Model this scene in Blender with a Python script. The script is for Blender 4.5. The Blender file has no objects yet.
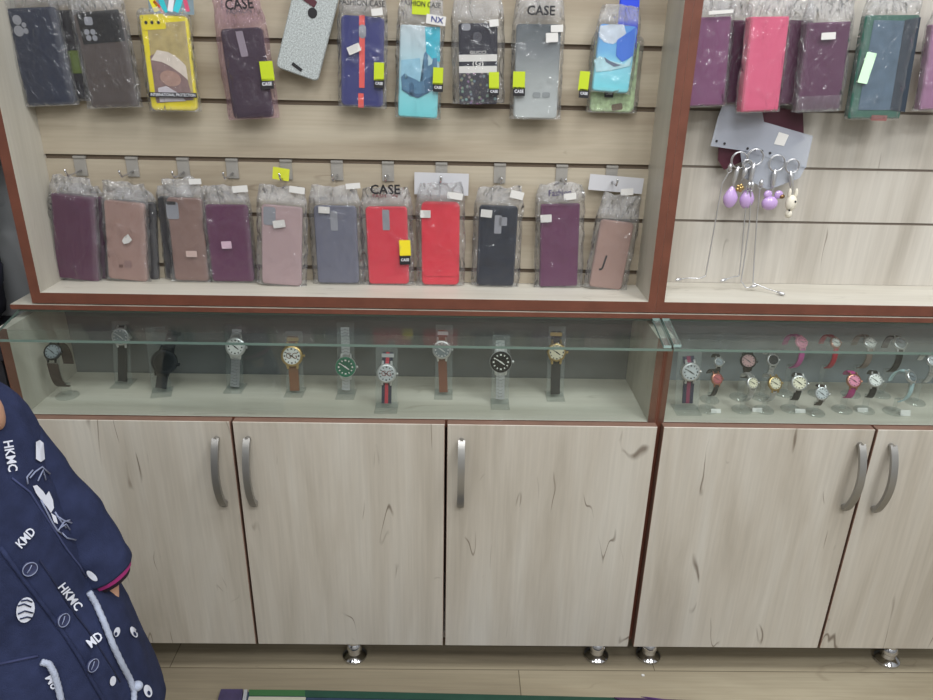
import bpy, bmesh, math, random
from mathutils import Vector, Matrix, noise
from mathutils.bvhtree import BVHTree
random.seed(7)
SC = bpy.context.scene
COL = SC.collection
PI = math.pi
# ------------------------------------------------------------------ camera
F_PX, PITCH, ROLL, YAW = 721.5, 0.391, 0.0209, 0.0178
CAM = Vector((0.0045, -1.17, 1.2374))
_cy, _sy = math.cos(YAW), math.sin(YAW)
FW = Vector((_sy*math.cos(PITCH), _cy*math.cos(PITCH), -math.sin(PITCH)))
_r0 = Vector((_cy, -_sy, 0)); _u0 = _r0.cross(FW)
RT = _r0*math.cos(ROLL) + _u0*math.sin(ROLL)
UP = -_r0*math.sin(ROLL) + _u0*math.cos(ROLL)
cam = bpy.data.cameras.new('camera'); cam_o = bpy.data.objects.new('camera', cam); COL.objects.link(cam_o)
cam.sensor_width = 36; cam.lens = F_PX/933*36; cam.clip_start = 0.01
cam_o.matrix_world = Matrix((( RT.x, UP.x, -FW.x, CAM.x), (RT.y, UP.y, -FW.y, CAM.y), (RT.z, UP.z, -FW.z, CAM.z), (0,0,0,1)))
SC.camera = cam_o
def ray(u, v): return FW + RT*((u-466.5)/F_PX) + UP*((350-v)/F_PX)
def at(u, v, y):                                   # point of the place at depth y seen at a photo coordinate
    d = ray(u, v); return CAM + d*((y-CAM.y)/d.y)
def on(u, v, z):                                   # point on a level surface at height z
    d = ray(u, v); return CAM + d*((z-CAM.z)/d.z)
def hit(u, v, p, n):
    d = ray(u, v); return CAM + d*((p-CAM).dot(n)/d.dot(n))
def px(p):
    q = p-CAM; z = q.dot(FW); return 466.5+F_PX*q.dot(RT)/z, 350-F_PX*q.dot(UP)/z
# ------------------------------------------------------------------ materials
def lin(c):
    return tuple((x/255/12.92 if x/255 <= .04045 else ((x/255+.055)/1.055)**2.4) for x in c[:3]) + (1,)
def mat(name, c, rough=.5, metal=0, spec=.5, coat=0, bump=0, bscale=300, trans=0, vary=0, vscale=20, emit=0):
    m = bpy.data.materials.new(name); m.use_nodes = True
    nt = m.node_tree; b = nt.nodes['Principled BSDF']
    b.inputs['Base Color'].default_value = lin(c); b.inputs['Roughness'].default_value = rough
    b.inputs['Metallic'].default_value = metal; b.inputs['Specular IOR Level'].default_value = spec
    b.inputs['Coat Weight'].default_value = coat
    tc = nt.nodes.new('ShaderNodeTexCoord')
    if bump:
        n = nt.nodes.new('ShaderNodeTexNoise'); n.inputs['Scale'].default_value = bscale; n.inputs['Detail'].default_value = 3
        bp = nt.nodes.new('ShaderNodeBump'); bp.inputs['Strength'].default_value = bump; bp.inputs['Distance'].default_value = .002
        nt.links.new(tc.outputs['Object'], n.inputs['Vector']); nt.links.new(n.outputs['Fac'], bp.inputs['Height']); nt.links.new(bp.outputs['Normal'], b.inputs['Normal'])
    if vary:
        n = nt.nodes.new('ShaderNodeTexNoise'); n.inputs['Scale'].default_value = vscale; n.inputs['Detail'].default_value = 4
        rp = nt.nodes.new('ShaderNodeValToRGB'); a = lin(c)
        rp.color_ramp.elements[0].position = .3; rp.color_ramp.elements[1].position = .7
        rp.color_ramp.elements[0].color = tuple(x*(1-vary) for x in a[:3])+(1,)
        rp.color_ramp.elements[1].color = tuple(min(1, x*(1+vary)) for x in a[:3])+(1,)
        nt.links.new(tc.outputs['Object'], n.inputs['Vector']); nt.links.new(n.outputs['Fac'], rp.inputs['Fac']); nt.links.new(rp.outputs['Color'], b.inputs['Base Color'])
    return m
def nd(nt, t, **kw):
    n = nt.nodes.new(t)
    for k, v in kw.items():
        if k in n.inputs.keys(): n.inputs[k].default_value = v
        else: setattr(n, k, v)
    return n
def wood(name, c0, c1, c2, axis, fine=.10, cracks=1.0, rough=.42, broad=1.0):
    """laminate with wood grain running along axis (0 x, 2 z)"""
    m = bpy.data.materials.new(name); m.use_nodes = True; nt = m.node_tree; L = nt.links.new
    b = nt.nodes['Principled BSDF']; b.inputs['Roughness'].default_value = rough; b.inputs['Specular IOR Level'].default_value = .35
    tc = nd(nt, 'ShaderNodeTexCoord'); oi = nd(nt, 'ShaderNodeObjectInfo')
    sh = nd(nt, 'ShaderNodeVectorMath', operation='MULTIPLY_ADD')
    cb = nd(nt, 'ShaderNodeCombineXYZ'); L(oi.outputs['Random'], cb.inputs[0]); L(oi.outputs['Random'], cb.inputs[2]); L(oi.outputs['Random'], cb.inputs[1])
    L(cb.outputs[0], sh.inputs[0]); sh.inputs[1].default_value = (17, 9, 23); L(tc.outputs['Object'], sh.inputs[2])
    def stretched(a, along):
        mp = nd(nt, 'ShaderNodeMapping'); s = [a, a, a]; s[axis] = along; mp.inputs['Scale'].default_value = s
        L(sh.outputs[0], mp.inputs['Vector']); return mp.outputs[0]
    n1 = nd(nt, 'ShaderNodeTexNoise', Scale=1.0, Detail=5.0, Roughness=.55, Distortion=.6); L(stretched(13*broad, 1.5*broad), n1.inputs['Vector'])
    rp = nd(nt, 'ShaderNodeValToRGB'); e = rp.color_ramp.elements
    e[0].position = .30; e[0].color = lin(c0); e[1].position = .68; e[1].color = lin(c2); x = e.new(.48); x.color = lin(c1)
    L(n1.outputs['Fac'], rp.inputs['Fac'])
    n2 = nd(nt, 'ShaderNodeTexNoise', Scale=1.0, Detail=3.0, Roughness=.6); L(stretched(170, 5), n2.inputs['Vector'])
    r2 = nd(nt, 'ShaderNodeMapRange'); r2.inputs['From Min'].default_value = .3; r2.inputs['From Max'].default_value = .7
    r2.inputs['To Min'].default_value = 1-fine; r2.inputs['To Max'].default_value = 1+fine*.6; L(n2.outputs['Fac'], r2.inputs['Value'])
    mu = nd(nt, 'ShaderNodeVectorMath', operation='SCALE'); L(rp.outputs['Color'], mu.inputs[0]); L(r2.outputs[0], mu.inputs['Scale'])
    # thin dark cracks
    n3 = nd(nt, 'ShaderNodeTexNoise', Scale=1.0, Detail=2.0, Roughness=.5, Distortion=.45); L(stretched(14, 3.2), n3.inputs['Vector'])
    d = nd(nt, 'ShaderNodeMath', operation='SUBTRACT'); L(n3.outputs['Fac'], d.inputs[0]); d.inputs[1].default_value = .5
    ab = nd(nt, 'ShaderNodeMath', operation='ABSOLUTE'); L(d.outputs[0], ab.inputs[0])
    r3 = nd(nt, 'ShaderNodeMapRange'); r3.inputs['From Min'].default_value = .002; r3.inputs['From Max'].default_value = .010; r3.inputs['To Min'].default_value = 1; r3.inputs['To Max'].default_value = 0; L(ab.outputs[0], r3.inputs['Value'])
    n4 = nd(nt, 'ShaderNodeTexNoise', Scale=1.0, Detail=1.0); L(stretched(15, 8), n4.inputs['Vector'])
    r4 = nd(nt, 'ShaderNodeMapRange'); r4.inputs['From Min'].default_value = .58; r4.inputs['From Max'].default_value = .66; r4.inputs['To Max'].default_value = .75*cracks; L(n4.outputs['Fac'], r4.inputs['Value'])
    m3 = nd(nt, 'ShaderNodeMath', operation='MULTIPLY'); L(r3.outputs[0], m3.inputs[0]); L(r4.outputs[0], m3.inputs[1])
    mx = nd(nt, 'ShaderNodeMix', data_type='RGBA'); L(m3.outputs[0], mx.inputs[0]); L(mu.outputs[0], mx.inputs[6]); mx.inputs[7].default_value = lin((92, 76, 62))
    L(mx.outputs[2], b.inputs['Base Color'])
    return m
def film(name, tint=(.97, .97, .97), haze=.10, hazec=(215, 215, 218), rough=.14, bscale=55, bstr=.9, gain=1.5, crk=0):
    m = bpy.data.materials.new(name); m.use_nodes = True; nt = m.node_tree; L = nt.links.new
    nt.nodes.remove(nt.nodes['Principled BSDF']); out = nt.nodes['Material Output']
    tr = nd(nt, 'ShaderNodeBsdfTransparent'); tr.inputs[0].default_value = tint+(1,)
    df = nd(nt, 'ShaderNodeBsdfDiffuse'); df.inputs[0].default_value = lin(hazec)
    gl = nd(nt, 'ShaderNodeBsdfGlossy'); gl.inputs['Roughness'].default_value = rough
    m1 = nd(nt, 'ShaderNodeMixShader'); m1.inputs[0].default_value = haze; at_ = nd(nt, 'ShaderNodeAttribute', attribute_name='crinkle')
    if crk:
        hz = nd(nt, 'ShaderNodeMath', operation='MULTIPLY_ADD', use_clamp=True); L(at_.outputs['Fac'], hz.inputs[0]); hz.inputs[1].default_value = crk; hz.inputs[2].default_value = haze; L(hz.outputs[0], m1.inputs[0])  # crinkled film gets extra milky white, also standing in for crease highlights
    L(tr.outputs[0], m1.inputs[1]); L(df.outputs[0], m1.inputs[2])
    fr = nd(nt, 'ShaderNodeLayerWeight'); fr.inputs['Blend'].default_value = .5
    pw = nd(nt, 'ShaderNodeMath', operation='POWER'); L(fr.outputs['Facing'], pw.inputs[0]); pw.inputs[1].default_value = 5
    g = nd(nt, 'ShaderNodeMath', operation='MULTIPLY_ADD', use_clamp=True); L(pw.outputs[0], g.inputs[0]); g.inputs[1].default_value = .9*gain; g.inputs[2].default_value = .04*gain
    m2 = nd(nt, 'ShaderNodeMixShader'); L(g.outputs[0], m2.inputs[0]); L(m1.outputs[0], m2.inputs[1]); L(gl.outputs[0], m2.inputs[2])
    if bstr:
        tc = nd(nt, 'ShaderNodeTexCoord'); oi = nd(nt, 'ShaderNodeObjectInfo'); ad = nd(nt, 'ShaderNodeVectorMath', operation='ADD')
        L(tc.outputs['Object'], ad.inputs[0]); L(oi.outputs['Random'], ad.inputs[1])
        mp = nd(nt, 'ShaderNodeMapping'); mp.inputs['Scale'].default_value = (1.3, 1, .7); L(ad.outputs[0], mp.inputs[0])
        n = nd(nt, 'ShaderNodeTexNoise', Scale=bscale, Detail=3.0, Roughness=.5, Distortion=1.2); L(mp.outputs[0], n.inputs['Vector'])
        bp = nd(nt, 'ShaderNodeBump'); bp.inputs['Strength'].default_value = bstr; bp.inputs['Distance'].default_value = .006
        if crk:
            ds = nd(nt, 'ShaderNodeMath', operation='MULTIPLY_ADD'); L(at_.outputs['Fac'], ds.inputs[0]); ds.inputs[1].default_value = .065; ds.inputs[2].default_value = .010; L(ds.outputs[0], bp.inputs['Distance'])
        L(n.outputs['Fac'], bp.inputs['Height']); L(bp.outputs[0], gl.inputs['Normal']); L(bp.outputs[0], fr.inputs['Normal'])
    L(m2.outputs[0], out.inputs[0]); return m
M = {}
M['door'] = wood('door_laminate', (174, 166, 153), (188, 181, 169), (198, 193, 183), 2, fine=.07)
M['panel'] = wood('panel_laminate', (172, 166, 154), (188, 183, 171), (200, 196, 185), 2, fine=.05, cracks=.3)
M['slat'] = wood('slat_laminate', (148, 135, 116), (172, 160, 141), (187, 177, 158), 0, fine=.08, cracks=.5, broad=.8)
M['shelf'] = wood('shelf_laminate', (180, 174, 161), (194, 189, 177), (204, 200, 189), 0, fine=.05, cracks=.3)
M['band'] = mat('mahogany_edge_band', (108, 63, 48), .45, vary=.12, vscale=35)
M['doorband'] = mat('door_edge_band', (128, 100, 86), .5, vary=.1)
M['groove'] = mat('groove_dark', (108, 94, 80), .7)
M['backgrey'] = mat('grey_back_panel', (104, 106, 106), .55); M['backpale'] = mat('pale_grey_back_panel', (140, 147, 152), .55)
M['steel'] = mat('satin_steel', (158, 156, 152), .36, .75)
M['chrome'] = mat('chrome', (205, 205, 208), .10, 1)
M['silver'] = mat('silver', (204, 204, 206), .3, .75)
M['gold'] = mat('gold', (186, 158, 106), .3, .9)
M['rose_gold'] = mat('rose_gold', (200, 140, 120), .28, 1)
M['gunmetal'] = mat('gunmetal', (60, 62, 66), .35, 1)
M['glass'] = film('counter_glass', (.945, .968, .957), haze=.010, hazec=(190, 205, 200), rough=.02, bstr=0, gain=1.0)
M['glass_edge'] = mat('glass_edge', (104, 124, 116), .2, spec=.7)
M['film'] = film('bag_film', haze=.025, hazec=(240, 240, 242), gain=1.35, rough=.12, crk=.24, bscale=36)
M['film_pink'] = film('pink_bag_film', (.97, .90, .93), .05, (220, 180, 200), rough=.10, gain=1.0, crk=.16)
M['acrylic'] = film('clear_acrylic', (.972, .98, .978), haze=.05, hazec=(205, 215, 212), rough=.06, bstr=0, gain=1.3)
M['frost'] = film('frosted_card', (.93, .95, .97), haze=.42, hazec=(205, 210, 222), rough=.2, bstr=0, gain=1.2)
M['white'] = mat('white_paper', (216, 214, 211), .6)
M['black'] = mat('black', (18, 18, 22), .5, spec=.25)
M['lime'] = mat('lime_label', (188, 206, 34), .5)
M['yellow'] = mat('yellow_label', (235, 215, 40), .5)
M['ink'] = mat('black_ink', (30, 28, 32), .6)
M['whiteink'] = mat('white_ink', (225, 226, 232), .6)
M['greytext'] = mat('grey_ink', (95, 92, 100), .6)
# ------------------------------------------------------------------ objects
def finish(bm, name, mats, parent=None, label=None, smooth=False, angle=None, kind=None):
    bmesh.ops.recalc_face_normals(bm, faces=bm.faces)
    me = bpy.data.meshes.new(name); bm.to_mesh(me); bm.free()
    return link(me, name, mats, parent, label, smooth, kind)
def link(me, name, mats, parent=None, label=None, smooth=False, kind=None):
    for m in (mats if isinstance(mats, (list, tuple)) else [mats]): me.materials.append(m)
    if smooth:
        for p in me.polygons: p.use_smooth = True
        if smooth == 'auto':
            me.set_sharp_from_angle(angle=math.radians(38))
    o = bpy.data.objects.new(name, me); COL.objects.link(o)
    if parent is not None: o.parent = parent
    if label: o['label'] = label
    if kind: o['kind'] = kind
    return o
def thing(name, label, cat, mtx=None, group=None):
    o = bpy.data.objects.new(name, None); COL.objects.link(o); o.empty_display_size = .02
    if mtx is not None: o.matrix_world = mtx if isinstance(mtx, Matrix) else Matrix.Translation(mtx)
    return tag(o, label, cat, group)
def tag(o, label, cat, group=None):
    o['label'] = label; o['category'] = cat
    if group: o['group'] = group
    return o
def box(bm, x0, x1, y0, y1, z0, z1, front=None, top=None, mi=0):
    v = [bm.verts.new((x, y, z)) for x in (x0, x1) for y in (y0, y1) for z in (z0, z1)]
    for idx, f in (((0,1,3,2),'l'), ((4,6,7,5),'r'), ((0,4,5,1),'f'), ((2,3,7,6),'b'), ((0,2,6,4),'d'), ((1,5,7,3),'t')):
        fc = bm.faces.new([v[i] for i in idx]); fc.material_index = mi
        if f == 'f' and front is not None: fc.material_index = front
        if f == 't' and top is not None: fc.material_index = top
def boxo(name, x0, x1, y0, y1, z0, z1, mats, parent=None, front=None, top=None, bevel=.0008, **kw):
    bm = bmesh.new(); box(bm, x0, x1, y0, y1, z0, z1, front, top)
    if name in ('side_panel', 'top_rail', 'shelf_board'): bevel = 0
    if bevel: bmesh.ops.bevel(bm, geom=list(bm.edges), offset=bevel, segments=1, affect='EDGES', profile=.5)
    return finish(bm, name, mats, parent, **kw)
def rr(w, h, r, n=6):
    r = max(1e-5, min(r, w/2-1e-5, h/2-1e-5)); pts = []
    for cx, cz, a0 in ((w/2-r, h/2-r, 0), (-w/2+r, h/2-r, 90), (-w/2+r, -h/2+r, 180), (w/2-r, -h/2+r, 270)):
        for i in range(n+1):
            a = math.radians(a0+90*i/n); pts.append((cx+r*math.cos(a), cz+r*math.sin(a)))
    return pts
def slab(bm, w, h, r, y0, y1, cx=0, cz=0, bev=0, rot=0, n=6, mi=0):
    """rounded rectangle in the local x-z plane, front face at y0, rear face at y1"""
    c, s = math.cos(rot), math.sin(rot); rings = []
    lay = [(bev, y0), (0, y0+bev), (0, y1-bev), (bev, y1)] if bev else [(0, y0), (0, y1)]
    for ins, y in lay:
        rings.append([bm.verts.new((cx+c*x-s*z, y, cz+s*x+c*z)) for x, z in rr(w-2*ins, h-2*ins, r-ins, n)])
    k = len(rings[0])
    for a, b in zip(rings, rings[1:]):
        for i in range(k): bm.faces.new((a[i], a[(i+1) % k], b[(i+1) % k], b[i])).material_index = mi
    bm.faces.new(rings[0]).material_index = mi; bm.faces.new(rings[-1][::-1]).material_index = mi
def tube(bm, pts, r, n=8, closed=False, flat=None, mi=0):
    pts = [Vector(p) for p in pts]; k = len(pts); rs = r if isinstance(r, (list, tuple)) else [r]*k
    rings = []; prev = None
    for i, p in enumerate(pts):
        t = (pts[(i+1) % k]-pts[i-1]) if closed else (pts[min(i+1, k-1)]-pts[max(i-1, 0)])
        t.normalize()
        if prev is None:
            a = Vector((0, 0, 1)) if abs(t.z) < .9 else Vector((1, 0, 0)); nx = t.cross(a).normalized()
        else: nx = (prev - t*prev.dot(t)).normalized()
        prev = nx; ny = t.cross(nx)
        f = flat or 1
        rings.append([bm.verts.new(p + nx*(rs[i]*math.cos(2*PI*j/n)) + ny*(rs[i]*f*math.sin(2*PI*j/n))) for j in range(n)])
    for i in range(k if closed else k-1):
        a, b = rings[i], rings[(i+1) % k]
        for j in range(n): bm.faces.new((a[j], a[(j+1) % n], b[(j+1) % n], b[j])).material_index = mi
    if not closed:
        bm.faces.new(rings[0][::-1]).material_index = mi; bm.faces.new(rings[-1]).material_index = mi
def lathe(bm, prof, axis=Vector((0, 0, 1)), origin=Vector((0, 0, 0)), n=24, mi=0):
    """profile of (radius, distance along axis)"""
    axis = axis.normalized(); a = Vector((1, 0, 0)) if abs(axis.x) < .9 else Vector((0, 1, 0))
    e1 = axis.cross(a).normalized(); e2 = axis.cross(e1); rings = []
    for r, h in prof:
        r = max(r, 1e-5); rings.append([bm.verts.new(origin+axis*h+e1*(r*math.cos(2*PI*j/n))+e2*(r*math.sin(2*PI*j/n))) for j in range(n)])
    for p, q in zip(rings, rings[1:]):
        for j in range(n): bm.faces.new((p[j], p[(j+1) % n], q[(j+1) % n], q[j])).material_index = mi
    bm.faces.new(rings[0][::-1]).material_index = mi; bm.faces.new(rings[-1]).material_index = mi
_fonts = {}
def text_mesh(s, size=1.0, bold=0):
    cu = bpy.data.curves.new('lettering', 'FONT'); cu.body = s; cu.size = size; cu.offset = bold; cu.align_x = 'CENTER'; cu.align_y = 'CENTER'; cu.resolution_u = 2
    o = bpy.data.objects.new('lettering', cu); COL.objects.link(o)
    me = bpy.data.meshes.new_from_object(o.evaluated_get(bpy.context.evaluated_depsgraph_get()))
    bpy.data.objects.remove(o); bpy.data.curves.remove(cu); return me
def lettering(s, parent, m, cx, cz, y, width, rot=0, stretch=1.0, bold=0, label=None):
    me = text_mesh(s, bold=bold); xs = [v.co.x for v in me.vertices]; k = width/(max(xs)-min(xs)); c, sn = math.cos(rot), math.sin(rot)
    for v in me.vertices:
        x, z = v.co.x*k, v.co.y*k*stretch; v.co = (cx+c*x-sn*z, y, cz+sn*x+c*z)
    return link(me, 'lettering', m, parent, label)
# ------------------------------------------------------------------ levels of the place
Z_DB, Z_DT = .08, .607                       # doors
Z_GL = .7626                                 # counter glass, upper face
Z_SH = .8235                                 # shelf of the slatwall units
Y_SH, Y_SL = .076, .178                      # shelf front, slatwall face
X = [-.80, -.4014, -.0092, .386, .7875, 1.19]
# ------------------------------------------------------------------ the room
def struct(name, *a, **k):
    o = boxo(name, *a, bevel=0, **k); o['kind'] = 'structure'; return o
M['wallpaint'] = mat('wall_paint', (168, 170, 172), .8, bump=.05)
M['ceil'] = mat('ceiling_paint', (225, 225, 222), .9)
def floor_mat():
    m = wood('floor_planks', (132, 121, 102), (156, 145, 123), (174, 164, 142), 0, fine=.10, cracks=.25, rough=.45, broad=.55)
    nt = m.node_tree; L = nt.links.new; b = nt.nodes['Principled BSDF']; src = b.inputs['Base Color'].links[0].from_socket
    tc = nd(nt, 'ShaderNodeTexCoord'); mp = nd(nt, 'ShaderNodeMapping'); L(tc.outputs['Object'], mp.inputs[0])
    br = nd(nt, 'ShaderNodeTexBrick', Scale=1.0); br.inputs['Brick Width'].default_value = 1.05; br.inputs['Row Height'].default_value = .13
    br.inputs['Mortar Size'].default_value = .0011; br.inputs['Mortar Smooth'].default_value = .2; br.offset = (on(382, 665, 0).x-on(520, 685, 0).x)/1.05 % 1; br.offset_frequency = 2; print('floor', on(450, 669.5, 0), on(450, 700, 0))
    br.inputs['Color1'].default_value = (1, 1, 1, 1); br.inputs['Color2'].default_value = (.84, .84, .84, 1); br.inputs['Mortar'].default_value = (.38, .36, .33, 1)
    _j = on(450, 669.5, 0); mp.inputs['Location'].default_value = (-on(520, 685, 0).x, -_j.y, 0)
    L(mp.outputs[0], br.inputs['Vector'])
    mx = nd(nt, 'ShaderNodeVectorMath', operation='MULTIPLY'); L(src, mx.inputs[0]); L(br.outputs['Color'], mx.inputs[1]); L(mx.outputs[0], b.inputs['Base Color'])
    return m
RX0, RX1, RY0, RY1, RZ = -2.3, 2.3, -3.2, .24, 2.75
struct('floor', RX0, RX1, RY0, RY1, -.05, 0, floor_mat())
struct('ceiling', RX0, RX1, RY0, RY1, RZ, RZ+.05, M['ceil'])
struct('wall_back', RX0, RX1, RY1, RY1+.05, 0, RZ, M['wallpaint'])
struct('wall_left', RX0-.05, RX0, RY0, RY1, 0, RZ, M['wallpaint'])
struct('wall_right', RX1, RX1+.05, RY0, RY1, 0, RZ, M['wallpaint'])
struct('wall_front', RX0, RX1, RY0-.05, RY0, 0, RZ, M['wallpaint'])
def area(name, loc, sx, sy, power, col=(1, 1, 1), rot=(0, 0, 0)):
    l = bpy.data.lights.new(name, 'AREA'); l.shape = 'RECTANGLE'; l.size = sx; l.size_y = sy; l.energy = power; l.color = col
    o = bpy.data.objects.new(name, l); COL.objects.link(o); o.location = loc; o.rotation_euler = rot; return o
for lx, ly, e in ((-1.25, -.75, 5), (.1, -.75, 15), (1.1, -.75, 20), (-1.25, -1.7, 6), (.1, -1.7, 17), (1.4, -1.7, 24), (-.6, -2.7, 14), (.9, -2.7, 22)):
    area('ceiling_light', (lx, ly, RZ-.02), .6, .45, e, (.97, .985, 1))
w = bpy.data.worlds.new('world'); SC.world = w; w.use_nodes = True
w.node_tree.nodes['Background'].inputs[0].default_value = (.6, .65, .7, 1); w.node_tree.nodes['Background'].inputs[1].default_value = .1
# ------------------------------------------------------------------ slatwall shelf units
GZ = [1.0495+.1002*k for k in range(-2, 10)]
def slat_panel(parent, x0, x1, gap, zt, ys, gz, mats):
    bm = bmesh.new(); yb = ys+.02; Y_SL = ys; prof = [(yb, Z_SH+.0005), (Y_SL, Z_SH+.0005)]
    gd = .0055 if gap > .003 else .0022
    for z in gz:
        if z-gap > Z_SH+.01 and z+gap < zt:
            prof += [(Y_SL, z-gap), (Y_SL+gd, z-gap), (Y_SL+gd, z+gap), (Y_SL, z+gap)]
    prof += [(Y_SL, zt), (yb, zt)]
    a = [bm.verts.new((x0, y, z)) for y, z in prof]; b = [bm.verts.new((x1, y, z)) for y, z in prof]; k = len(prof)
    for i in range(k):
        f = bm.faces.new((a[i], a[(i+1) % k], b[(i+1) % k], b[i]))
        if prof[i][0] > Y_SL+.001 and prof[(i+1) % k][0] > Y_SL+.001 and max(prof[i][0], prof[(i+1) % k][0]) < ys+.012: f.material_index = 1
    bm.faces.new(a[::-1]); bm.faces.new(b)
    return finish(bm, 'slatwall_panel', mats, parent)
def shelf_unit(x0, x1, tl, tr, gap, label, ys, gz, mats):
    t = thing('slatwall_shelf', label, 'wall shelf', Vector((0, 0, 0)), 'slatwall shelf units')
    zt = 1.95
    boxo('side_panel', x0, x0+tl, Y_SH, .228, Z_SH-.020, zt, [M['panel'], M['band']], t, front=1)
    boxo('side_panel', x1-tr, x1, Y_SH, .228, Z_SH-.020, zt, [M['panel'], M['band']], t, front=1)
    boxo('shelf_board', x0+tl, x1-tr, Y_SH, .228, Z_SH-.020, Z_SH, [M['shelf'], M['band']], t, front=1)
    boxo('top_board', x0+tl, x1-tr, Y_SH, .228, zt-.02, zt, [M['panel'], M['band']], t, front=1)
    slat_panel(t, x0+tl, x1-tr, gap, zt-.021, ys, gz, mats)
    return t
shelf_unit(-.760, .3709, .018, .0145, .0042, 'wooden slatwall shelf unit with mahogany edges holding bagged phone cases', Y_SL, GZ, [M['slat'], M['groove']])
_g0, _g1 = at(800, 168.5, .203).z, at(800, 222.5, .203).z
M['slatv'] = wood('slat_laminate_upright', (172, 165, 154), (190, 184, 174), (202, 197, 188), 2, fine=.07, cracks=.8, broad=.9); M['groove_pale'] = mat('groove_pale', (120, 110, 100), .7)
shelf_unit(.3712, 1.19, .0145, .018, .0024, 'wooden slatwall shelf unit at right with hanging keychains on a clear card', .203, [_g0+(_g0-_g1)*k for k in range(-1, 10)], [M['slatv'], M['groove_pale']])
# ------------------------------------------------------------------ glass display counters
def handle(parent, u0, v0, u1, v1):
    p0, p1 = at(u0, v0, 0), at(u1, v1, 0); x = (p0.x+p1.x)/2; z0, z1 = p1.z, p0.z
    bm = bmesh.new(); n = 22; w = .0064; sec = []
    for i in range(n+1):
        t = i/n; z = z0+(z1-z0)*t; y = -.006-.025*math.sin(PI*t)**.75
        sec.append((y, z))
    rings = []
    for i, (y, z) in enumerate(sec):
        a = sec[max(i-1, 0)]; b = sec[min(i+1, n)]; d = Vector((b[0]-a[0], b[1]-a[1])).normalized(); nn = Vector((-d.y, d.x))*.0034
        rings.append([bm.verts.new((x+sx*w, y+sg*nn.x, z+sg*nn.y)) for sx, sg in ((-1, 1), (1, 1), (1, -1), (-1, -1))])
    for a, b in zip(rings, rings[1:]):
        for j in range(4): bm.faces.new((a[j], a[(j+1) % 4], b[(j+1) % 4], b[j]))
    bm.faces.new(rings[0][::-1]); bm.faces.new(rings[-1])
    bmesh.ops.bevel(bm, geom=[e for e in bm.edges if e.calc_face_angle(0) > .8], offset=.0012, segments=2, affect='EDGES')
    for z in (z0+.003, z1-.003): tube(bm, [(x, -.010, z), (x, .0004, z)], .0056, 10)
    return finish(bm, 'handle', M['steel'], parent, smooth='auto')
GY0, GZ0, GSL = -.020, .771, math.tan(math.radians(11.4))
def glass_z(y): return GZ0+(y-GY0)*GSL                # the glass top rises gently towards the wall
def glass_slab(name, parent, x0, x1, y0, y1, z0, z1, big, slope=False):
    bm = bmesh.new(); box(bm, x0, x1, y0, y1, z0, z1)
    bm.normal_update()
    for f in bm.faces: f.material_index = 0 if abs(f.normal[big]) > .5 else 1
    if slope:
        for v in bm.verts: v.co.z += (v.co.y-GY0)*GSL
    return finish(bm, name, [M['glass'], M['glass_edge']], parent)
def counter(x0, x1, sl, sr, gl, gr, seams, handles, feet, label):
    t = thing('display_counter', label, 'counter', Vector((0, 0, 0)), 'glass topped display counters')
    yb = .2365
    boxo('side_panel', x0, x0+sl, .022, yb, Z_DB, glass_z(.022)-.0056, [M['panel'], M['band']], t, front=1)
    boxo('side_panel', x1-sr, x1, .022, yb, Z_DB, glass_z(.022)-.0056, [M['panel'], M['band']], t, front=1)
    boxo('display_floor', x0+sl, x1-sr, .022, yb-.0265, Z_DT-.018, Z_DT, [M['shelf'], M['band']], t, front=1)
    boxo('bottom_panel', x0+sl, x1-sr, .022, yb-.012, Z_DB, Z_DB+.016, M['panel'], t)
    boxo('back_panel', x0+sl, x1-sr, yb-.0255, yb, Z_DB, Z_SH-.0225-.008, M['backgrey'] if x0 < 0 else M['backpale'], t)
    boxo('top_rail', x0, x1, Y_SH-.002, yb-.012, glass_z(Y_SH)+.0015, Z_SH-.0225, [M['panel'], M['band']], t, front=1, label='mahogany rail behind the glass top')
    glass_slab('glass_top', t, x0+gl, x1-gr, GY0, Y_SH+.004, GZ0-.0048, GZ0, 2, True)
    glass_slab('glass_front', t, x0+.004, x1-.004, .0165, .0205, Z_DT+.001, glass_z(.0165)-.0056, 1).data.materials[1] = M['glass']
    for i, (a, b) in enumerate(zip(seams, seams[1:])):
        g = .0021
        d = boxo('door', a+g, b-g, 0, .018, Z_DB, Z_DT, [M['door'], M['doorband']], t, top=1, bevel=.001)
        for p in d.data.polygons:
            if abs(p.normal.x) > .5: p.material_index = 1
        for h in handles[i]: handle(d, *h)
    for u, v, y in feet:
        c = on(u, v, 0); bm = bmesh.new()
        lathe(bm, [(.0255, 0), (.027, .003), (.0265, .006), (.022, .010), (.0155, .014), (.0135, .022), (.018, .027), (.0175, .036), (.0135, .041), (.0135, .079)], origin=Vector((c.x, c.y, .0005)))
        finish(bm, 'foot', M['chrome'], t, smooth='auto')
    return t
counter(-.80, .3819, .018, .0150, .012, .001, X[:3]+[.3825], [[(217, 437, 225, 503)], [(249, 437, 254, 503)], [(463, 439, 459, 504)]],
        [(355, 656, 0), (596, 656, 0)], 'long three-door display counter with a glass case of ten spaced watches')
counter(.3821, 1.19, .0150, .018, .001, 0, [.3895]+X[4:], [[(860, 443, 843, 507)], [(890, 444, 874, 509)]],
        [(648, 656, 0), (886, 660, 0)], 'display counter at right with a glass case crowded with ladies watches')
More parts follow.
